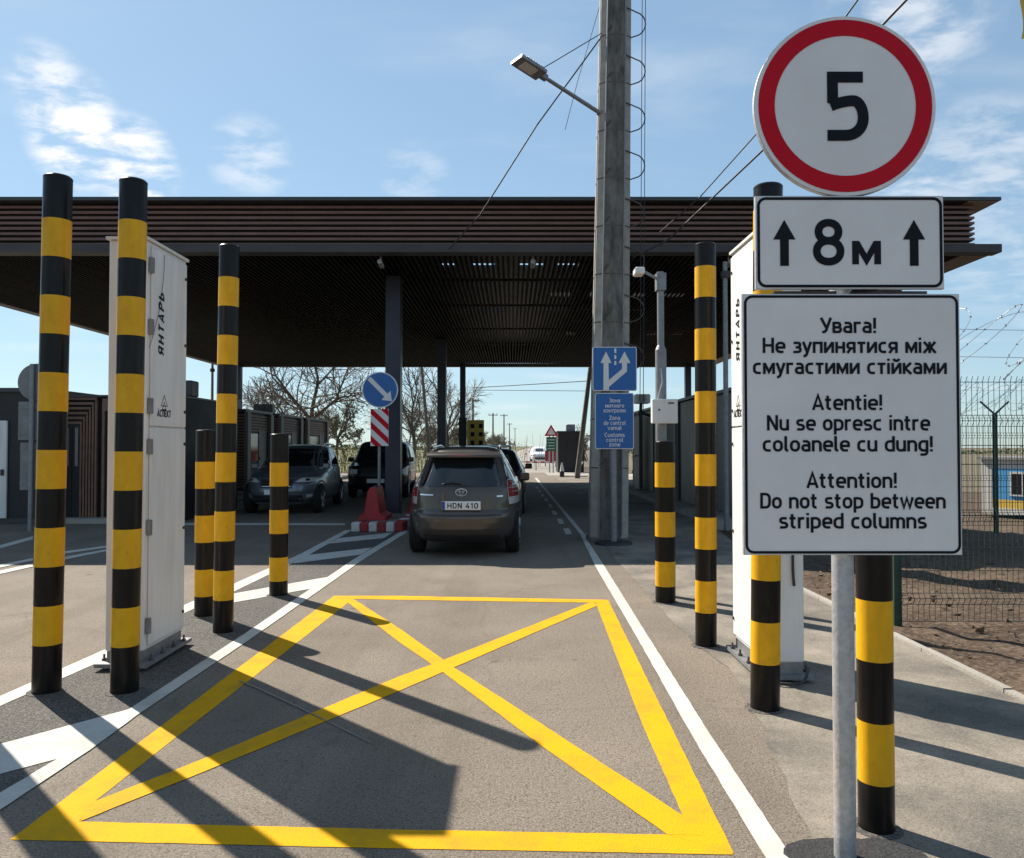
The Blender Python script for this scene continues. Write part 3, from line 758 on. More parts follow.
# ================================================================== CANOPY
Yc=15.2
t=thing('border_canopy','large flat roof canopy with brown louvre fascia over the checkpoint lanes','canopy')
ZT,ZB=6.46,5.53
XL,XR,YF,YBk=-13.9,9.60,Yc,37.6
mb=MB()
slots=[(20.5,20.95,-6.2,4.2),(22.9,23.0,-5.6,3.6),(24.95,25.05,-5.6,3.6),(27.5,27.9,-8.5,5.6)]
ycur=YF
for (s0,s1,sx0,sx1) in slots:
    mb.bb(XL,XR,ycur,s0,ZT-.07,ZT); mb.bb(XL,sx0,s0,s1,ZT-.07,ZT); mb.bb(sx1,XR,s0,s1,ZT-.07,ZT)
    # pieces bridging the slot so light comes through in short lengths
    xx=sx0
    while xx<sx1:
        w=random.uniform(.35,1.0); mb.bb(xx,min(xx+w,sx1),s0,s1,ZT-.07,ZT); xx+=w+random.uniform(.15,.8)
    ycur=s1
mb.bb(XL,XR,ycur,YBk,ZT-.07,ZT)
rs=mb.build('roof_sheet',[TRIM],t)
mb=MB(); mb.bb(XR-.62,XR-.04,YF+.05,YBk-.05,ZT-.09,ZT-.0725); mb.build('overhang_lining',[TAN],t)
# lower sheet: ring of soffit around slats
mb=MB(); B=.16
mb.bb(XL,XR,YF,YF+.32,ZB-B,ZB); mb.bb(XL,XR,YBk-.3,YBk,ZB-B,ZB); mb.bb(XL,XL+.3,YF+.32,YBk-.3,ZB-B,ZB); mb.bb(XR-.55,XR,YF+.32,YBk-.3,ZB-B+.05,ZB)
mb.build('lower_band',[BAND],t)
mb=MB(); mb.bb(XR-.56,XR-.01,YF+.325,YBk-.31,ZB-B+.028,ZB-B+.047); mb.build('side_lining',[TAN],t)
# louvres on 4 sides
LX0,LX1,LY0,LY1=XL+.30,XR-.40,YF+.22,YBk-.3
mb=MB(); n=8; pz=(ZT-.08-ZB)/n
for k in range(n):
    z=ZB+pz*(k+.5)
    q=[(0,z-.030),(.0,z+.022),(.06,z+.034),(.06,z-.018)]
    mb.prism([(LY0+a_,b_) for a_,b_ in q],LX0,LX1,plane='yz'); mb.prism([(LY1-a_,b_) for a_,b_ in q],LX0,LX1,plane='yz')
    mb.prism([(LX1-a_,b_) for a_,b_ in q],LY0+.062,LY1-.062,plane='xz'); mb.prism([(LX0+a_,b_) for a_,b_ in q],LY0+.062,LY1-.062,plane='xz')
mb.build('louvre_fascia',[BROWN],t)
mb=MB(); a_=.09
mb.bb(LX0+a_,LX1-a_,LY0+a_,LY0+a_+.02,ZB+.002,ZT-.072); mb.bb(LX0+a_,LX1-a_,LY1-a_-.02,LY1-a_,ZB+.002,ZT-.072)
mb.bb(LX0+a_,LX0+a_+.02,LY0+a_+.022,LY1-a_-.022,ZB+.002,ZT-.072); mb.bb(LX1-a_-.02,LX1-a_,LY0+a_+.022,LY1-a_-.022,ZB+.002,ZT-.072)
mb.build('fascia_backing',[LOUVBK],t)
mb=MB(); x=XL+.36
while x<XR-.6:
    mb.bb(x,x+.045,YF+.325,YBk-.305,ZB-.125,ZB-.01); x+=.112
mb.build('soffit_slats',[SLAT],t)
mb=MB()
for y in(18.6,22,26.4,30.2,34): mb.bb(XL+.4,XR-.7,y,y+.06,ZB+.0,ZB+.05)
for x in(-11.5,-7.2,-2.6,2.2,6.6): mb.bb(x,x+.12,YF+.5,YBk-.5,ZB+.25,ZB+.55)
mb.build('ceiling_frame',[CEIL],t)
for (cx,cy,w) in((-2.67,17.6,.34),(-2.52,28.0,.31),(-2.33,36.9,.26),(-13.0,37.0,.30),(8.35,37.0,.28),(8.6,17.6,.32),(8.5,28,.3)):
    mb=MB(); mb.bev(cx-w/2,cx+w/2,cy-w/2,cy+w/2,.0,ZB-.127,.012)
    mb.bb(cx-w/2-.06,cx+w/2+.06,cy-w/2-.06,cy+w/2+.06,.002,.025)
    mb.bb(cx-w/2-.004,cx+w/2+.004,cy-w/2-.004,cy+w/2+.004,4.0,4.012)
    mb.build('column',[NAVY],t)
for x,y in((380,252),(533,255),(222,250),(730,264)):
    q=U(x,y,15.6)
    mb=MB(); mb.tube((q.x,15.7,5.40),(q.x,15.7,5.28),.02); mb.tube((q.x,15.55,5.27),(q.x,15.85,5.24),.05,n=12); mb.build('ceiling_camera',[GALV],t)

# ================================================================== CONCRETE POLE
pp=U(608,541.5,13.0); PX,PY=pp.x,13.05
t=thing('concrete_pole','thick square concrete utility pole with steel strips and loops, right of the lane','utility pole',(PX,PY,0)); t.rotation_euler=(0,R(.95),0)
PH=11.5
def pw(z): return .315-.0075*z
def sect(z,k=1.):
    w=pw(z)*k; c=w*.45; d=w*.95
    return [(-w+c,-d),(w-c,-d),(w,-d+c*.8),(w,d-c*.8),(w-c,d),(-w+c,d),(-w,d-c*.8),(-w,-d+c*.8)]
mb=MB(); zs=[0,.02]+[i*.5 for i in range(1,23)]+[PH]; vs=[]
for z in zs: vs+=[(x,y,z) for x,y in sect(z)]
for k in range(len(zs)-1):
    for i in range(8):
        j=(i+1)%8; mb_mi=1 if i in(6,7,1) else 0  # left side and front chamfers painted in the lit concrete tone
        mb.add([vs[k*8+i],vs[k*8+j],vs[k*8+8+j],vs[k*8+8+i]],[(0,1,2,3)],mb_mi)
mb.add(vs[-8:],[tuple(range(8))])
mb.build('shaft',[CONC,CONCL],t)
mb=MB(); mb.prism([(x*1.10,y*1.15) for x,y in sect(0)],.0,.07,plane='xy'); mb.build('footing',[CONC],t)
mb=MB()
for sx in(-1,1):
    w0,w1=pw(.1),pw(PH)
    mb=MB(); mb.tube((sx*(w0*.60),-w0*.97,.1),(sx*(w1*.60),-w1*.97,PH),.013,n=6); mb.build('conduit',[GALVD],t)
    mb=MB(); mb.tube((sx*(w0*1.01),-w0*.3,.1),(sx*(w1*1.01),-w1*.3,PH),.012,n=6); mb.build('conduit',[GALVD],t)
z=1.2
while z<PH-.2:
    mb=MB()
    s=[(x*1.015,y*1.015) for x,y in sect(z)]; s2=[(x*1.015,y*1.015) for x,y in sect(z+.02)]
    for i in range(8):
        j=(i+1)%8; mb.add([(s[i][0],s[i][1],z),(s[j][0],s[j][1],z),(s2[j][0],s2[j][1],z+.02),(s2[i][0],s2[i][1],z+.02)],[(0,1,2,3)])
    w=pw(z); mb.tube((-w*.62,-w*.98,z+.05),(-w*.30,-w*1.02,z+.16),.012,n=5)
    z+=.80
    mb.build('strap',[RUST],t)
mb=MB()
for k in range(11):
    z=3.0+k*.80; w=pw(z); pts=[]
    for i in range(9):
        u=R(-80+20*i); pts.append(Vector((w+.05+.20*math.cos(u),-.12-.02*math.sin(u),z+.22*math.sin(u)*.9+.05)))
    pts=[Vector((w*.98,-.1,pts[0].z-.03))]+pts+[Vector((w*.6,-w*.98,pts[-1].z+.02))]
    mb=MB(); mb.path(pts,.011,n=5); mb.build('step_loop',[RUST],t)
for dx in(.19,.245):
    mb=MB(); mb.tube((pw(2.2)+dx,-.14,2.15),(pw(PH)+dx,-.14,PH),.006,n=5); mb.build('down_lead',[CABLE],t)

# street lamp on the pole
a=U(600,113,12.9); h=U(541,75,12.2)
t=thing('street_lamp','grey street lamp on a slanted arm fixed to the concrete pole','street lamp')
mb=MB(); mb.tube(a,h,.035,.030,n=10); mb.lathe([(.06,0),(.06,.05)],12,0,c=a-Vector((0,0,.02))); mb.build('arm',[GALVD],t)
d=(h-a).normalized(); sd=Vector((.25,-1,.1)); sd=(sd-d*sd.dot(d)).normalized(); up=sd.cross(d)
if up.z<0: up=-up
rot=Matrix((d,sd,up)).transposed()
mb=MB(); hc=h+d*.24
mb.box(hc,(.50,.30,.05),0,rot); mb.box(hc+up*.045-d*.03,(.34,.22,.04),0,rot); mb.box(h-d*.04,(.14,.09,.08),0,rot)
for k in range(6): mb.box(hc+up*.07+d*(-.15+.05*k),(.012,.2,.025),0,rot)
p=mb.build('head',[GALVD],t)
mb=MB(); mb.box(hc-up*.028+d*.01,(.26,.20,.012),0,rot); mb.build('lens',[LAMPC],p)

# overhead cables
def cable(label,pts,r=.012,sag=.0,name='overhead_cable'):
    mb=MB(); P=[]
    for a,b in zip(pts,pts[1:]):
        for k in range(14):
            u=k/14; q=a.lerp(b,u); q.z-=sag*4*u*(1-u); P.append(q)
    P.append(pts[-1]); mb.path(P,r,n=5)
    return tag(mb.build(name,[CABLE]),label,'cable')
cable('dark cable from the concrete pole down to the canopy front edge',[U(602,36,12.9),U(537,125,13.6),U(480,215,14.7),U(449,249,15.15)],.013)
cable('thin stay wire from the lamp head up to the pole',[U(540,70,12.3),U(602,33,12.9)],.008)
cable('faint wire crossing behind the lamp arm',[U(600,5,14),U(578,80,14),U(565,130,14.4)],.006)
cable('upper of two cables running from the pole past the speed disc',[U(660,232,13.2),U(700,197,11.5),U(759,131,9.5),U(800,80,8.5),U(862,-6,7)],.009)
cable('lower of two cables running from the pole past the speed disc',[U(632,258,12.9),U(668,240,12.2),U(705,205,11.2),U(763,150,9.2),U(820,90,8.2),U(912,-6,6.8)],.013)
cable('horizontal far wire seen under the canopy right of the columns',[U(470,388,60),U(588,381,55)],.03)
cable('second far wire slightly below, seen under the canopy',[U(470,390,60),U(588,391,58)],.02)

# camera mast
pm=G(664,597.5); 
t=thing('camera_mast','thin grey mast with a camera arm and a small white box, behind the short bollard','camera mast')
mx,my=pm.x+.0,pm.y+.12
zt=U(659,272,my).z; zm=U(659,350,my).z
mb=MB(); mb.tube((mx,my,0),(mx,my,zm),.058,n=14); mb.tube((mx,my,zm),(mx,my,zm+.05),.058,.036,n=14); mb.tube((mx,my,zm+.05),(mx,my,zt),.036,n=12); mb.build('mast',[GALVD],t)
mb=MB(); mb.tube((mx,my-.03,zt-.10),(mx-.20,my-.05,zt+.0),.016); mb.bb(mx-.05,mx+.05,my-.06,my+.05,zt-.2,zt-.02); mb.build('arm',[GALVD],t)
mb=MB(); mb.bev(mx-.29,mx-.19,my-.16,my+.02,zt-.05,zt+.02,.01); p=mb.build('camera',[CABW],t)
a=U(651,423.5,my-.07); b=U(676,399.5,my-.07)
mb=MB(); mb.bev(a.x,b.x,my-.16,my-.06,a.z,b.z,.006); p=mb.build('control_box',[CABW],t)
mb=MB(); mb.tube((a.x+.07,my-.161,a.z+.14),(a.x+.07,my-.17,a.z+.14),.01); mb.bb(b.x-.1,b.x-.04,my-.164,my-.16,b.z-.05,b.z-.035); mb.build('lock',[DKMET],p)
mb=MB(); mb.path([Vector((mx-.01,my-.06,zm-.2)),Vector((mx+.0,my-.09,zm-.35)),Vector((mx-.05,my-.08,b.z))],.007); mb.build('cord',[GALV],t)

# ================================================================== BOOTHS
def booth(label,x0,x1,y0,y1,h,road,front_grey=True,slat=True,z0=.13,ac=True,doors=1,nosidegrey=False):
    """road=+1: lane side is +x"""
    t=thing('control_booth',label,'booth',((x0+x1)/2,(y0+y1)/2,z0),0,'control booths under the canopy')
    w,d=x1-x0,y1-y0; s=road; hw,hd=w/2,d/2
    mb=MB(); mb.bb(-hw+.05,hw-.05,-hd+.05,hd-.05,0,h-.08); mb.build('wall',[BOOTHK],t)
    mb=MB(); mb.bb(-hw-.05,hw+.05,-hd-.05,hd+.05,h-.08,h); mb.build('roof',[TRIM],t)
    if slat:
        mb=MB(); z=.12
        while z<h-.14:
            mb.bb(-hw+.0,hw-.0,-hd+.0,-hd+.046,z,z+.055)
            if z>1.9:
                mb.bb(s*hw-s*.045,s*hw,-hd+.05,hd-.32,z,z+.055)
            z+=.095
        mb.build('slat_cladding',[BOOTHB],t)
    if not nosidegrey:
        for yy in(-hd+.0,hd-.30):
            mb=MB(); mb.bb(s*hw+s*.002,s*hw+s*.10,yy,yy+.30,0,h-.085); mb.build('grey_frame',[BOOTHG],t)
    # window and door on the lane side
    xf=s*(hw-.05)
    mb=MB(); mb.bb(xf,xf+s*.03,-hd+.45,hd-1.35,.95,1.85); mb.build('window',[GLASS],t)
    mb=MB(); mb.bb(xf,xf+s*.035,hd-1.25,hd-.42,.02,2.0); dr=mb.build('door',[BOOTHG],t)
    mb=MB(); mb.bb(xf+s*.036,xf+s*.07,hd-1.2,hd-1.1,.98,1.06); mb.build('handle',[DKMET],dr)
    if ac:
        mb=MB(); mb.bev(-hw*.3-.1,-hw*.3+.6,-hd+.25,-hd+.6,h+.005,h+.36,.02); a=mb.build('cooling_unit',[TRIM],t)
        mb=MB(); mb.lathe([(.13,0),(.13,.01)],20,0,c=(-hw*.3+.2,-hd+.238,h+.18),axis='y'); mb.build('fan_grille',[DKMET],a)
    return t
booth('brown slatted booth right behind the column gap, first of the left row with rooftop unit',-9.9,-8.5,24.8,27.5,2.62,+1)
booth('brown slatted booth second along the left row, behind the parked crossover',-9.9,-8.5,28.4,31.4,2.62,+1)
booth('brown slatted booth farthest along the left row, below the bare tree',-9.9,-8.5,32.1,35.8,2.62,+1,ac=False)
# big dark portal booth at far left, facing the camera
a=U(-60,388,15.6)
t=thing('control_booth','long dark booth with a white door at the left edge of the photo','booth',(-11.2,15.7,0),0,'control booths under the canopy')
mb=MB(); mb.bb(-3.0,1.72,0,3.0,0,2.66); mb.build('wall',[BOOTHK],t)
mb=MB(); mb.bb(-3.06,1.75,-.06,3.06,2.66,2.74); mb.build('roof',[TRIM],t)
xd=U(3,470,15.7).x+11.2
mb=MB(); mb.bev(xd-.75,xd+.10,-.05,-.004,.12,2.08,.01); p=mb.build('door',[CABW],t)
mb=MB(); mb.bb(xd-.0,xd+.05,-.09,-.052,.98,1.1); mb.build('handle',[DKMET],p)
mb=MB(); mb.bb(-3.02,1.73,-.02,-.002,0,.12); mb.build('base_trim',[BAND],t)
# slatted portal booth with glazed doors
t=thing('control_booth','low booth framed by nested brown louvres with glazed doors, between the two left bollards','booth',(-8.22,16.2,0),0,'control booths under the canopy')
mb=MB(); mb.bb(-1.12,1.33,.10,3.4,0,2.58); mb.build('wall',[BOOTHK],t)
for k in range(6):       # nested louvre frames
    o=.0+k*.068; y=-.02+.012*k; oz=k*.10
    mb=MB()
    mb.bb(-1.15,-.40-o,y,y+.06,2.58-oz-.05,2.58-oz)
    mb.bb(-.40-o-.036,-.40-o,y,y+.06,.05,2.58-oz-.052)
    mb.build('louvre_frame',[BOOTHB],t)
mb=MB(); mb.bb(-.30,1.34,.0,.05,2.3,2.56); mb.bb(-.30,-.25,.0,.05,.05,2.298); mb.bb(.3,.36,.0,.05,.05,2.298); mb.bb(1.28,1.34,0,.05,.05,2.298); mb.build('louvre_post',[BOOTHB],t)
for x0_,x1_ in((-1.10,-.95),(-.94,-.76),(-.24,.02),(.04,.28)):
    mb=MB(); mb.bb(x0_,x1_,.055,.095,.06,2.05); p=mb.build('door',[BOOTHK],t)
    mb=MB(); mb.bb(x0_+.06,x1_-.06,.045,.054,1.15,1.95); mb.build('glass_pane',[PANE],p)
mb=MB(); mb.bb(-1.16,1.36,-.05,3.45,2.585,2.63); mb.build('roof',[TRIM],t)
mb=MB(); mb.bev(.75,1.35,.5,.9,2.635,2.98,.02); mb.build('cooling_unit',[TRIM],t)
mb=MB(); mb.bb(-1.2,1.4,-.4,-.06,.0,.10); mb.build('step',[KERBM],t)
# darker booth seen behind the short bollards
t=booth('dark flat booth behind the two bollards right of the left cabinet',-10.4,-8.5,22.6,24.1,2.7,+1,slat=False,ac=False,nosidegrey=True)
mb=MB(); mb.path([Vector((-.35,-.5,2.75)),Vector((-.35,-.5,3.05)),Vector((-.1,-.5,2.85)),Vector((.2,-.5,2.8))],.02); mb.build('antenna',[CABLE],t)
# right-hand booths
def rbooth(label,y0,y1,x0=4.3,h=2.65,slat=False):
    t=thing('control_booth',label,'booth',(x0,y0,.13),0,'control booths under the canopy'); L=y1-y0
    mb=MB(); mb.bb(.12,2.4,0,L,0,h-.07); mb.build('wall',[BOOTHK],t)
    mb=MB(); mb.bb(.0,2.45,-.05,L+.05,h-.068,h); mb.build('roof',[TRIM],t)
    mb=MB(); n=int(1.9/.16)
    for k in range(n): mb.bb(.085,.118,.3+k*.16,.3+k*.16+.148,.02,h-.09)
    mb.build('grey_cladding',[BOOTHG],t)
    mb=MB(); mb.bb(.02,.118,L-1.9,L-1.75,.0,h-.075); mb.build('grey_frame',[BOOTHG],t)
    mb=MB(); mb.bb(.09,.118,L-1.6,L-.5,.05,2.1); d=mb.build('door',[BOOTHK],t)
    mb=MB(); mb.bb(.04,.089,L-1.55,L-1.48,1.0,1.12); mb.build('handle',[GALV],d)
    mb=MB()
    for k in range(14): mb.bb(.118,2.38,-.04,-.002,.15+k*.17,.15+k*.17+.09)
    mb.build('slat_cladding',[BOOTHB],t)
    return t
rbooth('grey panelled booth on the right, behind the camera mast and short bollard',18.2,22.6)
rbooth('grey booth farther back on the right, next to the concrete pole',24.0,28.6)
rbooth('dark booth nearest on the right, between bollard and right cabinet',15.4,17.3,x0=4.5)
t=thing('leaning_door','grey steel door leaf standing open beside the concrete pole','door',(4.16,25.9,.0))
mb=MB(); mb.bev(-.03,.03,-.5,.5,.15,2.55,.01); p=mb.build('leaf',[BOOTHG],t)
mb=MB(); mb.path([Vector((-.05,-.35,1.25)),Vector((-.11,-.35,1.25)),Vector((-.11,-.22,1.22))],.02); mb.build('handle',[DKMET],t)
mb=MB(); mb.tube((0,0,0),(0,0,.15),.04); mb.build('foot',[DKMET],t)
q=U(641,401,24)
t=thing('security_camera','small white security camera on a bracket above the open grey door','camera',(q.x,24,q.z))
mb=MB(); mb.bev(-.2,.25,-.25,.25,-.08,.2,.03); mb.build('camera_body',[CABW],t)
mb=MB(); mb.lathe([(.11,0),(.11,.03),(.08,.04)],16,0,c=(0,-.29,.06),axis='y'); mb.build('lens',[GLASS],t)
mb=MB(); mb.path([Vector((0,0,-.08)),Vector((0,.1,-.35)),Vector((.3,.12,-.45))],.05); mb.build('bracket',[DKMET],t)

# sign seen from behind at far left
pl_=G(30,531); y=pl_.y
t=thing('reversed_sign','road sign seen from behind, grey disc over two plates, at the far left','road sign')
mb=MB(); mb.tube((pl_.x,y,0),(pl_.x,y,U(30,364,y).z),.04,n=12); mb.build('post',[GALVD],t)
c=U(34.5,382,y-.0); mb=MB(); mb.lathe([(.345,0),(.35,.02)],40,0,c=(c.x,y+.05,c.z),axis='y'); mb.build('disc_back',[SIGNBK],t)
for (a0,a1,b0,b1) in((16.3,50,401.5,440),(18,48,442.5,490)):
    a=U(a0,b1,y);b=U(a1,b0,y); mb=MB(); mb.bb(a.x,b.x,y+.05,y+.065,a.z,b.z); mb.bb(a.x,b.x,y+.035,y+.048,a.z+.1,a.z+.13); mb.bb(a.x,b.x,y+.035,y+.048,b.z-.13,b.z-.1); mb.build('plate_back',[SIGNBK],t)
# slim lamp masts
for (x,yt,yb_,Y,lab) in ((212.5,364,470,30,'thin grey mast behind the left cabinet'),(725,262,470,14.6,'thin grey mast beside the right cabinet under the canopy')):
    a=U(x,yt,Y); t=thing('slim_mast',lab,'mast',(a.x,Y,0)); mb=MB(); mb.tube((0,0,0),(0,0,a.z),.05 if Y<20 else .07,.045,n=10); mb.build('shaft',[GALVD],t); mb=MB(); mb.lathe([(.09,0),(.09,.12)],10,0,c=(0,0,a.z-.3)); mb.build('clamp',[DKMET],t)

# ================================================================== CARS
def interp(tab,z):
    if z<=tab[0][0]: return tab[0][1:]
    for a,b in zip(tab,tab[1:]):
        if z<=b[0]:
            u=(z-a[0])/(b[0]-a[0]); return tuple(p+(q-p)*u for p,q in zip(a[1:],b[1:]))
    return tab[-1][1:]
class Car:
    def __init__(s,tab,paint,ex=4.5): s.tab=tab; s.paint=paint; s.ex=ex
    def dims(s,z):
        yr,yf,w=interp(s.tab,z); return (yr+yf)/2,(yf-yr)/2,w
    def end(s,x,z,front):
        m,h,w=s.dims(z); u=min(.9999,abs(x)/w); k=(1-u**s.ex)**(1/s.ex); return m+(h*k if front else -h*k)
    def side(s,y,z):
        m,h,w=s.dims(z); u=min(.9999,abs(y-m)/h); return w*(1-u**s.ex)**(1/s.ex)
    def body(s,root):
        mb=MB(); N=96; zs=[]
        for a,b in zip(s.tab,s.tab[1:]):
            n=max(1,int((b[0]-a[0])/.03)); zs+=[a[0]+(b[0]-a[0])*i/n for i in range(n)]
        zs.append(s.tab[-1][0]); vs=[]
        for z in zs:
            m,h,w=s.dims(z)
            for i in range(N):
                t=2*PI*i/N; c,sn=math.cos(t),math.sin(t)
                vs.append((w*math.copysign(abs(c)**(2/s.ex),c),m+h*math.copysign(abs(sn)**(2/s.ex),sn),z))
        fs=[(k*N+i,k*N+(i+1)%N,(k+1)*N+(i+1)%N,(k+1)*N+i) for k in range(len(zs)-1) for i in range(N)]
        mb.add(vs,fs,0,True); mb.add(vs[:N],[tuple(range(N-1,-1,-1))]); mb.add(vs[-N:],[tuple(range(N))],0,True)
        return mb.build('body',[s.paint],root)
    def patch(s,name,m,root,xl,z0,z1,front,off=.006,nx=10,nz=8,thick=.02):
        """sheet hugging the rear or front; xl(z)->(x0,x1)"""
        mb=MB(); sg=1 if front else -1; g0=[];g1=[]
        for j in range(nz+1):
            z=z0+(z1-z0)*j/nz; x0,x1=xl(z)
            for i in range(nx+1):
                x=x0+(x1-x0)*i/nx; y=s.end(x,z,front); g0.append((x,y+sg*off,z)); g1.append((x,y-sg*thick,z))
        s._grid(mb,g0,g1,nx,nz); return mb.build(name,m if isinstance(m,list) else [m],root)
    def spatch(s,name,m,root,yl,z0,z1,sx,off=.005,ny=10,nz=6,thick=.02):
        mb=MB(); g0=[];g1=[]
        for j in range(nz+1):
            z=z0+(z1-z0)*j/nz; a,b=yl(z)
            for i in range(ny+1):
                y=a+(b-a)*i/ny; x=s.side(y,z); g0.append((sx*(x+off),y,z)); g1.append((sx*(x-thick),y,z))
        s._grid(mb,g0,g1,ny,nz); return mb.build(name,[m],root)
    def _grid(s,mb,g0,g1,nx,nz):
        W=nx+1
        mb.add(g0,[(j*W+i,j*W+i+1,(j+1)*W+i+1,(j+1)*W+i) for j in range(nz) for i in range(nx)],0,True)
        per=[i for i in range(W)]+[j*W+nx for j in range(1,nz+1)]+[nz*W+i for i in range(nx-1,-1,-1)]+[j*W for j in range(nz-1,0,-1)]
        vs=[g0[i] for i in per]+[g1[i] for i in per]; n=len(per)
        mb.add(vs,[(i,(i+1)%n,n+(i+1)%n,n+i) for i in range(n)])
    def wheels(s,root,yr,yf,tr,rad=.32):
        for sx in(-1,1):
            for y in(yr,yf):
                mb=MB(); w=.20
                prof=[(rad*.62,-w/2),(rad*.93,-w/2),(rad,-w/2+.03),(rad,w/2-.03),(rad*.93,w/2),(rad*.62,w/2)]
                mb.lathe(prof,32,0,c=(sx*(tr-.1),y,rad),axis='x'); wh=mb.build('wheel',[TYRE],root)
                mb=MB(); xo=sx*(tr+.003)
                mb.lathe([(rad*.62,xo-sx*.02),(rad*.6,xo),(rad*.52,xo-sx*.01)],32,0,c=(0,y,rad),axis='x',cap1=False,cap0=False)
                for k in range(5):
                    u=2*PI*k/5; mb.tube((xo-sx*.012,y,rad),(xo-sx*.012,y+rad*.58*math.cos(u),rad+rad*.58*math.sin(u)),.028,.035,n=6)
                mb.build('rim',[RIM],wh)
                # arch
                mb=MB(); vs=[];n=16
                xa=s.side(y,.55)
                for i in range(n+1):
                    u=PI*i/n
                    for rr in(rad*1.10,rad*1.22):
                        py,pz=y+rr*math.cos(u),rad+rr*math.sin(u)*.98; vs.append((sx*(s.side(py,max(.3,pz))+.006),py,pz))
                mb.add(vs,[(2*i,2*i+1,2*i+3,2*i+2) for i in range(n)])
                o=len(vs); vs2=[(v[0]-sx*.06,v[1],v[2]) for v in vs]
                mb.add(vs+vs2,[(2*i+1,2*i+3,o+2*i+3,o+2*i+1) for i in range(n)]+[(2*i,2*i+2,o+2*i+2,o+2*i) for i in range(n)])
                mb.build('wheel_arch',[PLAST],root)
    def mirror(s,root,y,z):
        for sx in(-1,1):
            x=s.side(y,z); mb=MB(); mb.bev(min(sx*(x+.04),sx*(x+.22)),max(sx*(x+.04),sx*(x+.22)),y-.06,y+.05,z-.02,z+.12,.025); mb.bb(min(sx*(x-.03),sx*(x+.06)),max(sx*(x-.03),sx*(x+.06)),y-.02,y+.03,z-.02,z+.02)
            mb.build('mirror',[s.paint],root)

# --- bronze estate car, seen from behind
tabE=[(.22,-2.10,2.10,.74),(.30,-2.22,2.22,.80),(.40,-2.29,2.29,.825),(.52,-2.31,2.31,.838),(.60,-2.31,2.29,.84),(.645,-2.28,2.27,.838),(.66,-2.225,2.25,.835),(.80,-2.205,2.05,.838),(.93,-2.175,1.62,.825),(1.00,-2.145,1.22,.79),
(1.05,-2.11,1.05,.745),(1.20,-1.99,.70,.672),(1.36,-1.85,.28,.598),(1.44,-1.78,.02,.555),(1.50,-1.72,-.20,.52),(1.54,-1.55,-.45,.45),(1.565,-1.25,-.7,.33),(1.573,-1.0,-.85,.15)]
rot=R(-.9)
ce=G(466,553); car_y=ce.y-.7+2.31
t=thing('estate_car','bronze grey estate car waiting under the canopy, seen from behind with its number plate','car',(-.672,car_y,0),rot)
cr=Car(tabE,CP_BRONZE,3.7); cr.body(t)
cr.wheels(t,-1.45,1.32,.80,.32); cr.mirror(t,.75,.98)
rw=cr.patch('rear_window',GLASS,t,lambda z:(-.655+.33*(z-1.0),.655-.33*(z-1.0)),1.00,1.395,False,.006,14,8)
mb=MB(); z=1.02
pts=[Vector((.02+.30*-i/8,cr.end(-.3*i/8,1.03+.02*math.sin(i*.4),False)-.02,1.03+.022*math.sin(i*.4))) for i in range(9)]
mb.path(pts,.010,n=5); mb.lathe([(.03,0),(.025,.03)],12,0,c=(.02,cr.end(.02,1.03,False)-.03,1.03),axis='y'); mb.build('wiper',[PLAST],rw)
# spoiler
mb=MB(); g0=[];g1=[]
for j in range(5):
    for i in range(13):
        x=-.53+1.06*i/12; zz=(1.405,1.42,1.45,1.475,1.49)[j]; yy=(-1.97,-1.99,-1.95,-1.86,-1.72)[j]+.10*(x/.53)**2
        g0.append((x,yy,zz))
        g1.append((x,-1.72,1.405+.01*j))
cr._grid(mb,g0,g1,12,4); sp=mb.build('spoiler',[CP_BRONZE],t)
mb=MB(); mb.bb(-.14,.14,-1.985,-1.975,1.425,1.44); mb.build('brake_light',[LAMPR],sp)
# tail lamps: red upper, clear lower
for sx in(-1,1):
    f=lambda z,sx=sx:tuple(sorted((sx*(.66-.10*(z-.75)),sx*(.822-.17*(z-.75)))))
    lp=cr.patch('tail_lamp',LAMPC,t,f,.74,1.09,False,.012,6,6)
    f2=lambda z,sx=sx:tuple(sorted((sx*(.67-.10*(z-.75)),sx*(.812-.17*(z-.75)))))
    cr.patch('red_lens',LAMPR,lp,f2,.845,1.075,False,.018,5,4)
    f3=lambda z,sx=sx:tuple(sorted((sx*.735,sx*.80)))
    cr.patch('reflector',LAMPR,t,f3,.36,.54,False,.01,4,4)
# hatch seam lines, bumper crease, trim
cr.patch('hatch_seam',PLAST,t,lambda z:(-.63,.63),.600,.618,False,.004,14,1)
cr.patch('chrome_trim',CHROME,t,lambda z:(-.60,-.40),.875,.893,False,.008,5,1)
cr.patch('badge',CHROME,t,lambda z:(.49,.575),.855,.875,False,.006,3,1)
cr.patch('bumper_crease',PLAST,t,lambda z:(-.70,.70),.40,.412,False,.003,14,1)
cr.patch('lower_valance',PLAST,t,lambda z:(-.62,.62),.23,.33,False,.008,12,3)
# oval emblem of interlocking rings
mb=MB(); yE=cr.end(0,.925,False)-.022
def oval(cx,cz,a,b,r):
    P=[Vector((cx+a*math.cos(2*PI*i/28),yE,cz+b*math.sin(2*PI*i/28))) for i in range(29)]; mb.path(P,r,n=5)
oval(0,.925,.078,.052,.0055); oval(0,.928,.024,.046,.004); oval(0,.948,.055,.02,.004); mb.build('emblem',[CHROME],t)
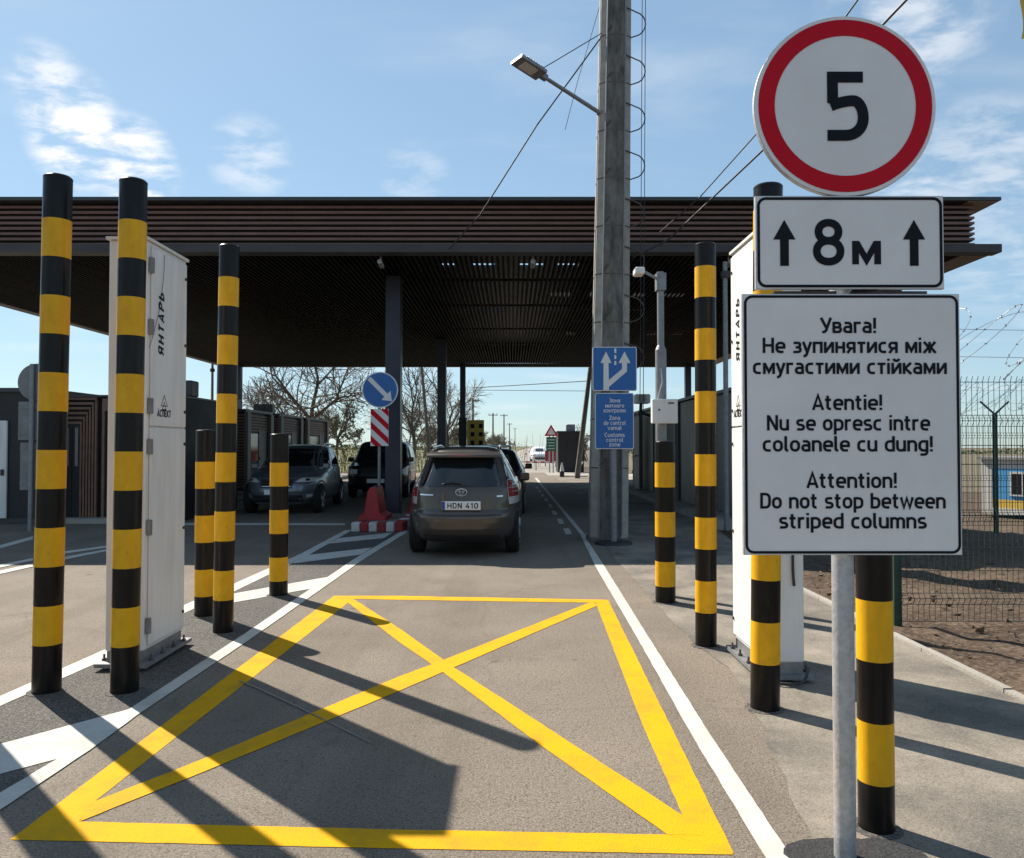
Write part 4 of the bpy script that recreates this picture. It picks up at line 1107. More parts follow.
# number plate
yP=cr.end(0,.74,False)-.02
mb=MB(); mb.bev(-.27,.27,yP-.008,yP+.05,.68,.80,.005); p=mb.build('number_plate',[PLATE],t)
mb=MB(); mb.bb(-.268,-.225,yP-.010,yP-.0085,.684,.796); mb.build('plate_band',[EUBL],p)
mb=MB(); text(mb,'HDN 410',.022,.703,.076,yP-.0095,w=.085,tr=.16,sx=1.12); mb.build('plate_letters',[SIGNK],p)
# glazing and rails
for sx in(-1,1):
    cr.spatch('side_window',GLASS,t,lambda z:(-1.85+.9*(z-1.0),.95-2.2*(z-1.0)),1.03,1.37,sx)
    cr.spatch('door_seam',PLAST,t,lambda z:(-.18,-.165),.35,1.36,sx,.004,1,12)
    mb=MB(); mb.path([Vector((sx*.50,-1.62,1.51)),Vector((sx*.49,-1.5,1.55)),Vector((sx*.48,-.4,1.575)),Vector((sx*.48,.15,1.53))],.018); mb.build('roof_rail',[CHROME],t)
cr.patch('windscreen',GLASS,t,lambda z:(-.63+.3*(z-1.0),.63-.3*(z-1.0)),1.04,1.42,True,.006,12,8)

# --- crossover facing the camera
tabX=[(.24,-2.0,2.0,.78),(.36,-2.15,2.15,.88),(.55,-2.19,2.20,.91),(.70,-2.18,2.16,.915),(.82,-2.15,2.06,.91),(.93,-2.12,1.78,.895),(1.01,-2.08,1.35,.87),(1.06,-2.05,1.08,.84),(1.25,-1.95,.68,.79),(1.42,-1.82,.32,.72),(1.52,-1.68,.05,.67),(1.57,-1.45,-.25,.58),(1.60,-1.1,-.5,.40),(1.605,-1.0,-.6,.2)]
q=G(292,515)
t=thing('crossover_car','grey crossover in the shade facing the camera, left of the arrow sign','car',(-5.42,q.y+1.95,0),PI+R(3))
cx_=Car(tabX,CP_BLUE,3.2); cx_.body(t); cx_.wheels(t,-1.35,1.32,.88,.35); cx_.mirror(t,.78,1.04)
cx_.patch('windscreen',GLASS,t,lambda z:(-.74+.33*(z-1.08),.74-.33*(z-1.08)),1.09,1.50,True,.006,12,8)
cx_.patch('grille',PLAST,t,lambda z:(-.34-.2*(z-.62),.34+.2*(z-.62)),.62,.82,True,.008,8,4)
for k in(.655,.70,.745): cx_.patch('grille_bar',CHROME,t,lambda z:(-.32,.32),k,k+.012,True,.014,8,1)
mb=MB(); mb.lathe([(.055,0),(.055,.012)],24,0,c=(0,cx_.end(0,.745,True)+.02,.745),axis='y'); mb.build('emblem',[CHROME],t)
cx_.patch('lower_grille',PLAST,t,lambda z:(-.55,.55),.30,.46,True,.008,10,3)
cx_.patch('skid_plate',RIM,t,lambda z:(-.5,.5),.245,.29,True,.012,10,1)
mb=MB(); yq=cx_.end(0,.53,True); mb.bev(-.26,.26,yq-.02,yq+.02,.475,.585,.005); mb.build('number_plate',[PLATE],t)
for sx in(-1,1):
    f=lambda z,sx=sx:tuple(sorted((sx*(.40+1.2*(z-.75)),sx*(.80+.35*(z-.75)))))
    lp=cx_.patch('headlight',LAMPC,t,f,.75,.845,True,.010,8,4)
    f2=lambda z,sx=sx:tuple(sorted((sx*.60,sx*.67))); cx_.patch('lamp_lens',GLASS,lp,f2,.775,.825,True,.015,4,3)
    f3=lambda z,sx=sx:tuple(sorted((sx*.62,sx*.74))); cx_.patch('fog_light',LAMPC,t,f3,.40,.47,True,.010,3,3)
    cx_.spatch('side_window',GLASS,t,lambda z:(-1.75+.9*(z-1.08),.78-1.95*(z-1.08)),1.10,1.46,sx)
    cx_.spatch('window_trim',CHROME,t,lambda z:(-1.85,.85),1.065,1.082,sx,.008,14,1)
    cx_.spatch('door_seam',PLAST,t,lambda z:(-.18,-.165),.40,1.45,sx,.004,1,12)
    cx_.spatch('door_handle',CHROME,t,lambda z:(-.42,-.24),.94,.965,sx,.02,3,1)
    mb=MB(); mb.path([Vector((sx*.66,-1.5,1.55)),Vector((sx*.64,-1.3,1.615)),Vector((sx*.62,-.4,1.635)),Vector((sx*.63,.02,1.56))],.02); mb.build('roof_rail',[CHROME],t)
cx_.patch('bonnet_seam',PLAST,t,lambda z:(-.78,.78),.875,.885,True,.004,12,1)

# --- black van-like 4x4 behind it
tabV=[(.28,-2.2,2.2,.82),(.42,-2.3,2.3,.92),(.70,-2.33,2.33,.94),(.95,-2.32,2.2,.94),(1.05,-2.30,1.5,.93),(1.10,-2.28,1.15,.91),(1.40,-2.24,.85,.83),(1.62,-2.15,.6,.76),(1.70,-2.0,.4,.66),(1.73,-1.7,.1,.45),(1.735,-1.5,-.2,.3)]
t=thing('off_road_car','black boxy four by four with big dark glass behind the arrow sign','car',(-4.15,25.4,0),PI+R(3))
cv=Car(tabV,CP_BLACK,5.5); cv.body(t); cv.wheels(t,-1.4,1.4,.9,.37); cv.mirror(t,.95,1.10)
cv.patch('windscreen',GLASS,t,lambda z:(-.78+.22*(z-1.1),.78-.22*(z-1.1)),1.13,1.60,True,.006,10,6)
cv.patch('grille',DKMET,t,lambda z:(-.45,.45),.68,.92,True,.008,8,4)
for sx in(-1,1):
    f=lambda z,sx=sx:tuple(sorted((sx*.55,sx*.84))); cv.patch('headlight',LAMPC,t,f,.74,.88,True,.010,6,3)
    cv.spatch('side_window',GLASS,t,lambda z:(-1.95,.85-.9*(z-1.1)),1.15,1.58,sx)
mb=MB(); mb.bb(-.26,.26,2.33,2.36,.48,.6); mb.build('number_plate',[PLATE],t)

# --- dark saloon ahead of the estate car
tabS=[(.22,-2.1,2.1,.78),(.35,-2.25,2.25,.86),(.55,-2.30,2.3,.89),(.80,-2.28,2.2,.89),(.95,-2.22,1.9,.87),(1.02,-2.15,1.2,.85),(1.20,-1.95,.75,.76),(1.40,-1.65,.25,.66),(1.48,-1.4,-.05,.58),(1.515,-1.0,-.3,.4),(1.52,-.8,-.4,.2)]
t=thing('dark_estate_car','black car just ahead of the bronze estate, mirror showing to the right','car',(-.54,19.6,0),R(-1))
cs=Car(tabS,CP_BLACK,4.5); cs.body(t); cs.wheels(t,-1.4,1.35,.85,.32); cs.mirror(t,.75,1.0)
cs.patch('rear_window',GLASS,t,lambda z:(-.68+.3*(z-1.02),.68-.3*(z-1.02)),1.05,1.38,False,.006,10,6)
mb=MB()
for sx in(-1,1):
    cs.spatch('side_window',GLASS,t,lambda z:(-1.7+.9*(z-1.02),.9-2*(z-1.02)),1.05,1.38,sx)
    mb.path([Vector((sx*.52,-1.4,1.46)),Vector((sx*.52,-1.3,1.56)),Vector((sx*.5,.0,1.58)),Vector((sx*.5,.1,1.46))],.022)
mb.path([Vector((-.52,-.9,1.57)),Vector((.52,-.9,1.57))],.03); mb.build('roof_rack',[CHROME],t)
mb=MB(); mb.bb(-.26,.26,-2.315,-2.28,.6,.71); mb.build('number_plate',[PLATE],t)
for sx in(-1,1):
    f=lambda z,sx=sx:tuple(sorted((sx*.5,sx*.84))); cs.patch('tail_lamp',LAMPR,t,f,.78,.92,False,.010,6,3)
# --- white car far off, coming
q=G(540,463)
t=thing('white_car','white saloon far down the road beyond the barrier','car',(q.x,q.y+2.2,0),PI)
cw=Car(tabS,CP_WHITE,4.5); cw.body(t); cw.wheels(t,-1.4,1.35,.85,.32); cw.mirror(t,.75,1.0)
cw.patch('windscreen',GLASS,t,lambda z:(-.72+.3*(z-1.02),.72-.3*(z-1.02)),1.04,1.42,True,.006,8,4)
cw.patch('grille',PLAST,t,lambda z:(-.5,.5),.35,.6,True,.008,8,3)
for sx in(-1,1):
    f=lambda z,sx=sx:tuple(sorted((sx*.5,sx*.84))); cw.patch('headlight',LAMPC,t,f,.68,.8,True,.010,6,3)

# ================================================================== FAR CHECKPOINT CLUTTER
Y=43.
q=G(551,473); Y=q.y
t=thing('far_warning_sign','red triangle over a green board on two thin posts far ahead','road sign')
for x in(549.5,553.2):
    mb=MB(); mb.tube((U(x,470,Y).x,Y,0),(U(x,470,Y).x,Y,U(x,436,Y).z),.04); mb.build('post',[GALV],t)
a,b,c=U(544.3,436,Y),U(558,436,Y),U(551,424.5,Y); y=Y-.06
mb=MB(); mb.prism([(a.x,a.z),(b.x,b.z),(c.x,c.z)],y,y+.03); p=mb.build('triangle',[SIGNR],t)
m_=(a+b+c)/3; mb=MB(); sheet(mb,[((v.x-m_.x)*.62+m_.x,(v.z-m_.z)*.62+m_.z) for v in(a,b,c)],y-.004); mb.build('face',[SIGNW],p)
a,b=U(546.3,451,Y),U(556,437,Y); mb=MB(); mb.bb(a.x,b.x,y,y+.03,a.z,b.z); p=mb.build('green_board',[GRN],t)
mb=MB()
for k in range(4): mb.bb(a.x+.08,b.x-.08,y-.004,y-.001,a.z+.12+k*.17,a.z+.16+k*.17)
mb.build('text_rows',[SIGNW],p)
q=G(571,472.5); Y=q.y; a=U(558,431,Y); b=U(584,472,Y)
t=thing('far_kiosk','plain black kiosk with a rooftop unit at the far side of the checkpoint','kiosk')
mb=MB(); mb.bb(a.x,b.x,Y,Y+2.2,.0,a.z-.06); mb.build('wall',[BOOTHK],t); mb=MB(); mb.bb(a.x-.06,b.x+.06,Y-.06,Y+2.26,a.z-.058,a.z); mb.build('roof',[TRIM],t)
u0=U(567,431,Y); u1=U(576,424,Y); mb=MB(); mb.bev(u0.x,u1.x,Y+.6,Y+1.1,a.z+.003,u1.z,.03); mb.build('cooling_unit',[GALVD],t)
mb=MB(); mb.bb(a.x+.5,a.x+1.1,Y-.03,Y-.002,.03,1.95); mb.build('door',[BOOTHK],t)
a=U(545,456.5,60); b=U(560,450.5,60)
t=thing('red_hoarding','red sheet barrier behind the green board','barrier'); mb=MB(); mb.bb(a.x,b.x+1.5,60,60.08,.35,b.z); mb.build('panel',[CRED],t); 
for k in range(4):
    mb=MB(); mb.bb(a.x+k*.8,a.x+k*.8+.08,60.09,60.17,0,b.z); mb.build('stake',[GALVD],t)
a=U(522,462,50); b=U(560,461,50)
t=thing('boom_barrier','thin red and white lifting boom across the far lane','barrier'); mb=MB(); L_=b.x-a.x
for k in range(10): mb.bb(a.x+L_*k/10,a.x+L_*(k+1)/10,50,50.06,a.z-.05,a.z+.05,k%2)
mb.build('boom',[SIGNW,SIGNR],t); mb=MB(); mb.bb(b.x,b.x+.3,49.9,50.2,0,1.05); mb.build('drive_box',[CABW],t)
mb=MB(); mb.tube((a.x+.9,50.03,0),(a.x+.9,50.03,a.z-.05),.03); mb.build('rest_post',[GALVD],t)
q=G(562,477); t=thing('marker_cone','small white and black marker post on the far pavement','marker',(q.x,q.y,0)); mb=MB(); mb.lathe([(.12,.0),(.12,.28),(.10,.30)],14,0); mb.build('base',[PLAST],t); mb=MB(); mb.lathe([(.11,.30),(.03,.72)],14,0); mb.build('cone',[CABW],t)
a,b=U(467,446,34),U(484,420,34)
t=thing('chequered_panel','yellow panel with dark squares standing right of the third column','traffic panel')
mb=MB(); mb.bb(a.x,b.x,34,34.06,a.z-.35,b.z,0)
for i in range(2):
    for j in range(3):
        x=a.x+.16+i*.36; z=a.z+.06+j*.36; mb.bb(x,x+.16,33.985,33.998,z,z+.18,1)
mb.build('panel',[YELW,SIGNK],t); mb=MB(); mb.bb(a.x-.36,a.x-.02,34,34.2,a.z-.3,b.z+.1); mb.build('signal_box',[PLAST],t)
mb=MB(); mb.tube((a.x+.3,34.1,0),(a.x+.3,34.1,a.z-.3),.04); mb.build('leg',[GALVD],t)
q=G(577,476.5); t=thing('handrail','bent white handrail beside the far kiosk','handrail'); mb=MB(); Y=q.y; mb.path([Vector((U(576,476,Y).x,Y,0)),Vector((U(577,472,Y).x,Y,.35)),Vector((U(583,464,Y).x,Y,.75))],.035); mb.build('rail',[CABW],t)
flat('far_pavement',KERBM,[[(1.9,41.0),(4.4,41.0),(4.4,46),(1.9,46)]],.016)
# leaning poles
def pole(label,x0,y0,x1,y1,Y,r=.11,arm=False,group=None,m=WOODP):
    a,b=U(x0,y0,Y),U(x1,y1,Y); a.z=0 if y0<0 else a.z
    t=thing('utility_pole',label,'utility pole',(a.x,a.y,0),0,group); dv=b-Vector((a.x,a.y,0))
    mb=MB(); mb.tube((0,0,0),dv,r,r*.7,n=8); mb.build('shaft',[m],t)
    if arm:
        mb=MB(); mb.box(dv-Vector((0,0,.35)),(1.6,.1,.12)); 
        for sx in(-.65,0,.65): mb.tube(dv+Vector((sx,0,-.3)),dv+Vector((sx,0,-.05)),.04)
        mb.build('crossarm',[m],t)
    return t
pole('leaning dark pole seen between the first and second columns',431,446,421,360,48,.12)
pole('leaning concrete pole left of the blue signs, behind the kiosk',577,446,593,345,38,.14,m=CONC)
PG='roadside power poles receding to the horizon'
for (x,yt,Y,lab) in((493,413,130,'nearest roadside power pole with crossarm above the far trees'),(504,414,165,'second roadside power pole above the far trees'),(509.5,423,230,'third roadside power pole, smaller, above the far trees'),(515,428,320,'fourth and smallest roadside power pole on the horizon'),(473,398,95,'tall roadside pole just right of the third column')):
    pole(lab,x,446,x,yt,Y,.16,True,PG)

# ================================================================== FENCES, RAZOR WIRE, BLUE BUILDING
def mesh_fence(label,x0,x1,Y,h,zb,post_xs,yarm=True,sp=.05,r=.0030):
    t=thing('mesh_fence',label,'fence',(0,Y,0),0,None)
    n=max(1,round((x1-x0)/2.5)); W=(x1-x0)/n
    for k in range(n):
        a=x0+k*W; mb=MB(); i=0; x=a+.02
        zs=[.05,.25,.30,.85,.90,1.45,1.50,h-.2,h-.15,h]; ys_=[0,0,-.03,0,0,0,0,0,0,0]
        fold={.25:.0,.30:.03,.35:0}
        prof=[(0,.05),(0,.20),(-.035,.25),(0,.30),(0,h*.42),(-.035,h*.42+.05),(0,h*.42+.10),(0,h*.80),(-.035,h*.80+.05),(0,h*.80+.1),(0,h-.04),(-.02,h)]
        while x<a+W-.01:
            z0=zb(x) if callable(zb) else zb
            for p,q in zip(prof,prof[1:]): mb.tube((x,p[0],p[1]+z0),(x,q[0],q[1]+z0),r,n=3,cap=False)
            x+=sp
        z0=zb(a+W/2) if callable(zb) else zb
        hz=[.05,.2,.25,.3,.5,.7,h*.42,h*.42+.05,h*.42+.1,1.25,1.45,1.62,h*.80,h*.80+.05,h*.80+.1,h-.05]
        for z in hz: mb.tube((a,.006,z+z0),(a+W,.006,z+z0),r*1.3,n=4,cap=False)
        mb.build('mesh_panel',[WIREF],t)
    for x in post_xs:
        z0=zb(x) if callable(zb) else zb
        mb=MB(); mb.bev(x-.035,x+.035,.015,.085,z0-.1,z0+h+.04,.006); p=mb.build('fence_post',[GREENF],t)
        if yarm:
            mb=MB()
            for sx in(-1,1): mb.tube((x,.05,z0+h+.03),(x+sx*.28,.05,z0+h+.28),.018,n=6)
            mb.build('wire_arm',[GREENF],p)
    return t
zf=lambda x:terr(x,7.0)
mesh_fence('green wire mesh fence across the soil just right of the warning board',3.46,8.46,7.0,2.24,zf,[3.46,5.96,8.46])
zf2=lambda x:terr(x,15.3)
xp=U(997,470,15.3).x
mesh_fence('farther green mesh fence with a forked post seen through the nearer fence',xp-2.5,xp+5,15.3,2.2,lambda x:U(997,528,15.3).z,[xp-2.5,xp,xp+2.5,xp+5],sp=.055,r=.0042)
def coil(label,x0,x1,Y,zc,rad,turns):
    mb=MB(); P=[]; n=int(turns*26)
    for i in range(n+1):
        u=2*PI*i/26; rd_=rad*(1+.18*math.sin(u*.43+1)); P.append(Vector((x0+(x1-x0)*i/n+.22*math.sin(u*.61)+.28*math.sin(u),Y+rd_*math.cos(u),zc+rd_*math.sin(u)+.06*math.sin(i*.021))))
    mb.path(P,.003,n=4)
    if True:
        for q_ in(.0,.25):
            mb.path([Vector((x0,Y+.02,zc-rad*.3+q_)),Vector(((x0+x1)/2,Y+.02,zc-rad*.3+q_-.04)),Vector((x1,Y+.02,zc-rad*.3+q_))],.0028,n=4)
    for i in range(0,n,2):
        p=P[i]; mb.box(p,(.022,.004,.010),0,Matrix.Rotation(i,3,'Y'))
    return tag(mb.build('razor_coil',[RAZOR]),label,'razor wire',group='coils of razor wire on the fences')
coil('loose coil of razor wire above the nearer mesh fence',3.5,8.4,7.05,terr(5,7)+2.52,.28,17)
coil('dense coil of razor wire on the farther fence',xp-2.5,xp+5,15.35,U(970,397,15.3).z,.30,34)
zc_=U(997,340,7.05).z
Yb_=40.; base=U(1000,513,Yb_).z; xg=U(982,480,Yb_).x
t=thing('container_office','small flat building banded white, blue and yellow beyond the fences','building',(xg,Yb_,base),-R(60))
mb=MB(); Wd,Hh=8.,2.75
mb.bb(0,Wd,0,3,0,.75,1); mb.bb(0,Wd,0,3,.75,2.3,0); mb.bb(0,Wd,0,3,2.3,Hh,2); mb.bb(-.012,.5,-.012,3.01,0,Hh,2); mb.bb(0.5,Wd,-.008,0,0,.32,2); mb.build('wall',[BLUEW,YELW,WHTW],t)
mb=MB(); mb.bb(-.15,Wd+.1,-.15,3.1,Hh,Hh+.12); mb.build('roof',[ROOFG],t)
for k in range(3):
    x=1.35+k*2.3; mb=MB(); mb.bb(x,x+1.25,-.06,-.013,.95,2.15); f=mb.build('window',[WHTW],t)
    mb=MB(); mb.bb(x+.1,x+1.15,-.07,-.062,1.05,2.05); mb.build('pane',[GLASS],f)
    mb=MB(); mb.bb(x+.60,x+.66,-.08,-.071,1.05,2.05); mb.build('mullion',[WHTW],f)

# yellow cloth at the top right corner: a hanging flag on its staff
fq=U(1021,16,9.)
t=thing('hanging_flag','yellow cloth edge hanging at the top right corner of the photo','flag',(fq.x,9.,0))
mb=MB(); mb.tube((.55,0,-.1),(.55,0,fq.z+.9),.03,.025,n=10); mb.build('staff',[GALVD],t)
mb=MB(); vs=[]; nxx,nzz=14,10
for j in range(nzz+1):
    for i in range(nxx+1):
        u=i/nxx; v=j/nzz; vs.append((.53-.56*u+.02*math.sin(v*9),.06*math.sin(u*9+v*3)*u,fq.z+.8-1.0*v-.12*u*u+.03*math.sin(u*14)))
W_=nxx+1; mb.add(vs,[(j*W_+i,j*W_+i+1,(j+1)*W_+i+1,(j+1)*W_+i) for j in range(nzz) for i in range(nxx)],0,True)
mb.build('cloth',[YELW],t)

# ================================================================== TREES
def tree_meshes(h,seed,spread=1.,depth=5,leaf=0,sides=4,trunk_r=None,leafsz=.10,lm=None):
    rnd=random.Random(seed); tr,cr_,lf=MB(),MB(),MB()
    r0=trunk_r or h*.022
    def grow(p,d,L,r,lv):
        segs=3; q=p
        for k in range(segs):
            d=(d+Vector((rnd.gauss(0,.13),rnd.gauss(0,.13),rnd.gauss(.02,.08)))).normalized()
            n=q+d*(L/segs); ra=r*(1-.30*k/segs); rb=r*(1-.30*(k+1)/segs)
            (tr if lv==0 else cr_).tube(q,n,ra,rb,n=7 if lv==0 else (5 if lv<2 else 3),cap=False)
            q=n
            if lv<depth and (k>0 or lv>0):
                for b in range(rnd.choice([1,1,2]) if lv>0 else rnd.choice([1,2])):
                    ax=d.orthogonal().normalized(); ax.rotate(Matrix.Rotation(rnd.uniform(0,2*PI),3,d))
                    nd=(d*rnd.uniform(.45,.9)+ax*rnd.uniform(.5,1.0)*spread).normalized()
                    grow(q,nd,L*rnd.uniform(.52,.78),max(rb*rnd.uniform(.45,.65),.011),lv+1)
            if leaf and lv>=depth-1:
                for _ in range(leaf):
                    c=q+Vector((rnd.gauss(0,.25),rnd.gauss(0,.25),rnd.gauss(0,.2)))*h*.07
                    s=leafsz*rnd.uniform(.5,1.3)
                    lf.add([c+Vector((rnd.uniform(-s,s),rnd.uniform(-s,s),rnd.uniform(-s,s))) for _ in range(3)],[(0,1,2)])
        if lv<depth:
            for b in range(2):
                ax=d.orthogonal().normalized(); ax.rotate(Matrix.Rotation(rnd.uniform(0,2*PI),3,d))
                grow(q,(d+ax*rnd.uniform(.15,.5)*spread).normalized(),L*rnd.uniform(.6,.82),max(r*.62,.011),lv+1)
    grow(Vector((0,0,0)),Vector((rnd.uniform(-.05,.05),0,1)),h*.33,r0,0)
    return tr,cr_,lf
def make_tree(name,label,x,y,h,seed,leaf=0,spread=1.,depth=4,group=None,lm=None,leafsz=.1,cat='tree'):
    t=thing(name,label,cat,(x,y,-.05),random.uniform(0,6),group)
    tr,cr_,lf=tree_meshes(h,seed,spread,depth,leaf,leafsz=leafsz)
    tr.build('trunk',[BARK],t); c=cr_.build('crown',[TWIG],t)
    if leaf: lf.build('leaves',[lm or BUD],c)
    return t
q=U(322,446,44)
make_tree('bare_tree','large bare spreading tree behind the left booths, above the crossover',q.x,44,9.5,3,0,1.35,4)
q=U(268,446,52); make_tree('bare_tree','bare tree farther left, branches reaching toward the booth roofs',q.x,52,7.0,8,0,1.2,4)
q=U(412,446,50); make_tree('budding_tree','bare tree with a few buds between first and second columns',q.x,50,7.4,21,0,.9,4)
q=U(452,446,58); make_tree('budding_tree','slender budding tree between second and third columns',q.x,58,8.4,27,0,.8,4)
# roadside rows: four source trees, then copies
src=[]
TG='roadside trees receding to the horizon'
for k,(h,sd) in enumerate(((6.5,41),(7.5,52),(6.0,63),(7.0,77))):
    src.append(make_tree('roadside_tree','thin budding roadside tree in the row receding left of the far road',0,0,h,sd,2,.8,3,TG,SCRUBM,.16))
spots=[]
rr=random.Random(5)
Y=72
while Y<620:
    spots.append((fr(Y,-13-rr.uniform(0,7))[0],Y,rr.uniform(.8,1.25),'L')); Y+=rr.uniform(5,11)*(1+Y/220)
Y=95
while Y<560:
    spots.append((fr(Y,9+rr.uniform(0,7))[0],Y,rr.uniform(.65,1.05),'R')); Y+=rr.uniform(6,12)*(1+Y/240)
for i,(x,y,s,sd) in enumerate(spots):
    o=src[i] if i<4 else copy_tree(src[i%4])
    o.location=(x,y,terr(x,y)-.05); o.scale=(s,s,s); o.rotation_euler=(0,0,rr.uniform(0,6))
    o['label']='thin budding roadside tree in the row receding left of the far road' if sd=='L' else 'thin budding roadside tree in the row receding right of the far road'
# low scrub and shelter belts
def scrub(name,label,x,y,w,dp,h,n,m=BUSH,sz=.18):
    mb=MB()
    for _ in range(n):
        a=random.gauss(0,.42); b=random.uniform(-.5,.5); hh=max(.05,h*(1-a*a*.7)*random.random()**.7)
        c=Vector((x+a*w,y+b*dp,terr(x+a*w,y)+hh)); s=sz*random.uniform(.5,1.4)
        mb.add([c+Vector((random.uniform(-s,s),random.uniform(-s,s),random.uniform(-s,s))) for _ in range(3)],[(0,1,2)])
    for _ in range(max(8,n//20)):
        a=random.gauss(0,.4); p=Vector((x+a*w,y+random.uniform(-.4,.4)*dp,terr(x,y)-.1)); mb.tube(p,p+Vector((random.uniform(-.4,.4),0,h*random.uniform(.5,1.05))),.022,.008,n=3)
    return tag(mb.build(name,[m]),label,'bush')
q=U(355,440,46); scrub('green_bush','yellow green bush behind the crossover and the four by four',q.x,46,2.6,1.5,1.7,1600,BUD,.07)
q=U(455,440,60); scrub('scrub_bush','grey green scrub behind the second and third columns',q.x,60,8,3,2.6,2600,SCRUBM,.07)
q=U(415,440,48); scrub('scrub_bush','dry scrub behind the column and the four by four',q.x,48,4,2,2.0,1600,SCRUBM,.055)
mb=MB()
for _ in range(6000):
    x=random.uniform(40,700); y=random.uniform(330,380)+x*.1; h=random.uniform(0,4.5)*(.6+.4*math.sin(x*.05)); c=Vector((x,y,-2+h)); s=random.uniform(.4,1.3)
    mb.add([c+Vector((random.uniform(-s,s),random.uniform(-s,s),random.uniform(-s,s))) for _ in range(3)],[(0,1,2)])
tag(mb.build('far_shelter_belt',[BUSH]),'low far tree belt on the horizon beyond the fences','tree belt',kind='stuff')
mb=MB()
for _ in range(5000):
    x=random.uniform(-600,-25); y=random.uniform(260,320)-x*.05; h=random.uniform(0,5)*(.6+.4*math.sin(x*.04)); c=Vector((x,y,h)); s=random.uniform(.4,1.3)
    mb.add([c+Vector((random.uniform(-s,s),random.uniform(-s,s),random.uniform(-s,s))) for _ in range(3)],[(0,1,2)])
tag(mb.build('far_tree_belt',[BUSH]),'low far tree belt on the horizon left of the road','tree belt',kind='stuff')

# ================================================================== LIGHT, SKY, CAMERA
EL,AZ=R(43),R(-45)
w=bpy.data.worlds.new('World'); SC.world=w; w.use_nodes=True; nt=w.node_tree; L=nt.links.new
bg=nt.nodes['Background']; sky=nt.nodes.new('ShaderNodeTexSky'); sky.sky_type='NISHITA'; sky.sun_disc=False
sky.sun_elevation=EL; sky.sun_rotation=AZ; sky.air_density=1.0; sky.dust_density=.25; sky.ozone_density=1.2
SKY_STRENGTH=.15
tc=nt.nodes.new('ShaderNodeTexCoord')
def VM(op,a,b=None):
    n=nt.nodes.new('ShaderNodeVectorMath'); n.operation=op
    for k,v in enumerate((a,b)):
        if v is None: continue
        if isinstance(v,tuple): n.inputs[k].default_value=v
        else: L(v,n.inputs[k])
    return n
def MM(op,a,b=None,clamp=False):
    n=nt.nodes.new('ShaderNodeMath'); n.operation=op; n.use_clamp=clamp
    for k,v in enumerate((a,b)):
        if v is None: continue
        if isinstance(v,(int,float)): n.inputs[k].default_value=v
        else: L(v,n.inputs[k])
    return n.outputs[0]
def MR(v,a,b,c=0.,d=1.):
    n=nt.nodes.new('ShaderNodeMapRange'); n.interpolation_type='SMOOTHSTEP'; n.inputs[1].default_value=a; n.inputs[2].default_value=b; n.inputs[3].default_value=c; n.inputs[4].default_value=d; L(v,n.inputs[0]); return n.outputs[0]
dirv=VM('NORMALIZE',tc.outputs['Generated']).outputs[0]
sep=nt.nodes.new('ShaderNodeSeparateXYZ'); L(dirv,sep.inputs[0])
den=MM('ADD',MM('MAXIMUM',sep.outputs[2],0.),.12)
cmb=nt.nodes.new('ShaderNodeCombineXYZ'); L(MM('DIVIDE',sep.outputs[0],den),cmb.inputs[0]); L(MM('DIVIDE',sep.outputs[1],den),cmb.inputs[1])
def cn(scale,det,rough,rotz,stretch,dist=.4):
    mp=nt.nodes.new('ShaderNodeMapping'); mp.inputs['Rotation'].default_value=(0,0,rotz); mp.inputs['Scale'].default_value=stretch; L(cmb.outputs[0],mp.inputs[0])
    n=nt.nodes.new('ShaderNodeTexNoise'); n.inputs['Scale'].default_value=scale; n.inputs['Detail'].default_value=det; n.inputs['Roughness'].default_value=rough; n.inputs['Distortion'].default_value=dist
    L(mp.outputs[0],n.inputs['Vector']); return n.outputs[0]
wisp=MM('MULTIPLY',MR(cn(1.1,7,.55,.5,(1,2.2,1),.25),.48,.85),.34)
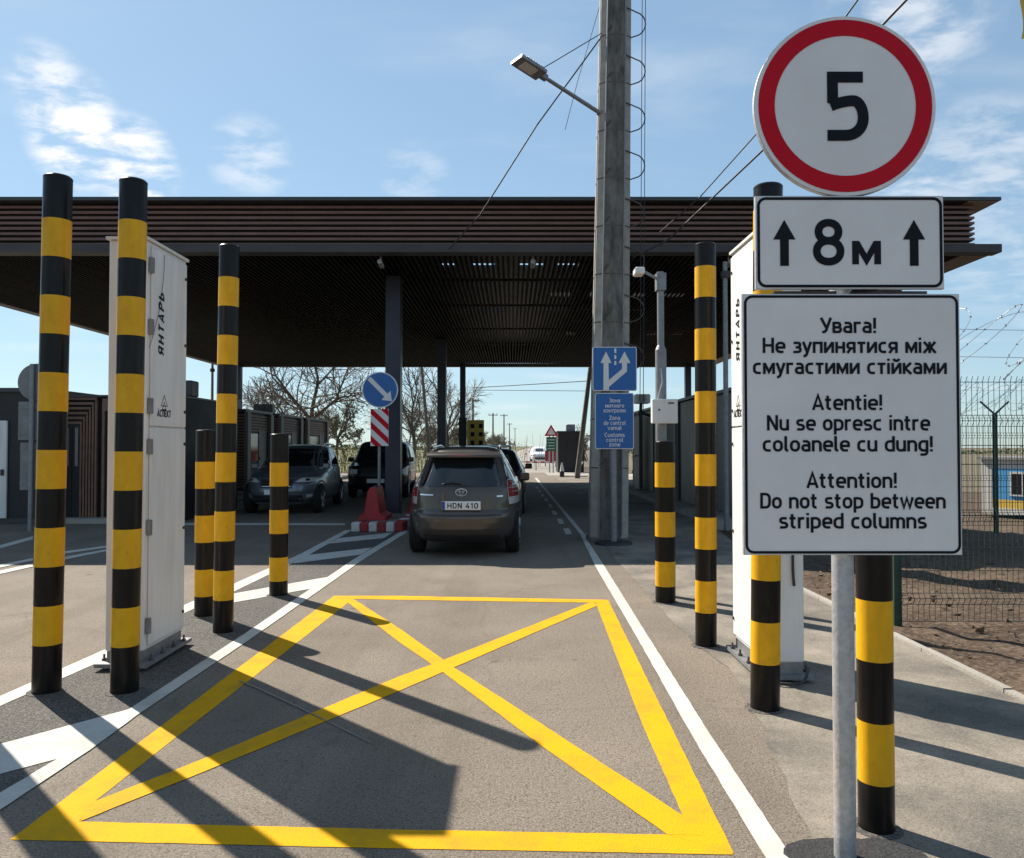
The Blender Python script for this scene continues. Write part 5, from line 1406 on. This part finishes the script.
def blob(px,py,rad,soft):
    d=ray(px,py).normalized(); dot=VM('DOT_PRODUCT',dirv,tuple(d)).outputs['Value']
    return MR(dot,math.cos(rad*soft),math.cos(rad*.25))
det=MR(cn(6.5,9,.58,.9,(1,1.35,1),.25),.38,.68)
cl=None
for px,py,rad,k in((68,112,.055,1.2),(82,142,.06,1.4),(128,158,.055,1.4),(140,180,.05,1.2),(45,80,.045,.8),(250,158,.055,.5),(905,18,.10,.6),(985,165,.09,.42),(930,192,.07,.45),(415,178,.05,.3),(1010,240,.10,.25)):
    b=MM('MULTIPLY',blob(px,py,rad,1.),k); cl=b if cl is None else MM('MAXIMUM',cl,b)
puff=MM('MULTIPLY',cl,det)
cloud=MM('MAXIMUM',puff,wisp,True)
mx=nt.nodes.new('ShaderNodeMix'); mx.data_type='RGBA'; L(cloud,mx.inputs[0]); 
gm=nt.nodes.new('ShaderNodeGamma'); gm.inputs[1].default_value=.52; L(sky.outputs[0],gm.inputs[0])
tn=VM('MULTIPLY',gm.outputs[0],(.78,.985,1.12)).outputs[0]
L(tn,mx.inputs[6]); mx.inputs[7].default_value=(3.7,3.75,3.8,1)
L(mx.outputs[2],bg.inputs[0]); bg.inputs[1].default_value=SKY_STRENGTH
sl=bpy.data.lights.new('sun','SUN'); sl.energy=5.0; sl.angle=R(.53); sl.color=(1,.93,.82)
so=bpy.data.objects.new('sun',sl); COL.objects.link(so)
sd=Vector((math.sin(AZ)*math.cos(EL),math.cos(AZ)*math.cos(EL),math.sin(EL)))
so.rotation_euler=sd.to_track_quat('Z','Y').to_euler(); so.location=sd*60
cam=bpy.data.cameras.new('camera'); co=bpy.data.objects.new('camera',cam); COL.objects.link(co)
cam.sensor_width=36; cam.lens=FPX/1024*36; cam.clip_start=.05; cam.clip_end=5000
co.location=(0,0,CAMH); co.rotation_euler=(PI/2+PITCH,0,0); SC.camera=co
vs=SC.view_settings; vs.view_transform='Standard'; vs.look='None'; vs.gamma=1; vs.use_curve_mapping=False; vs.exposure=0.92
SC.render.resolution_x=1024; SC.render.resolution_y=858
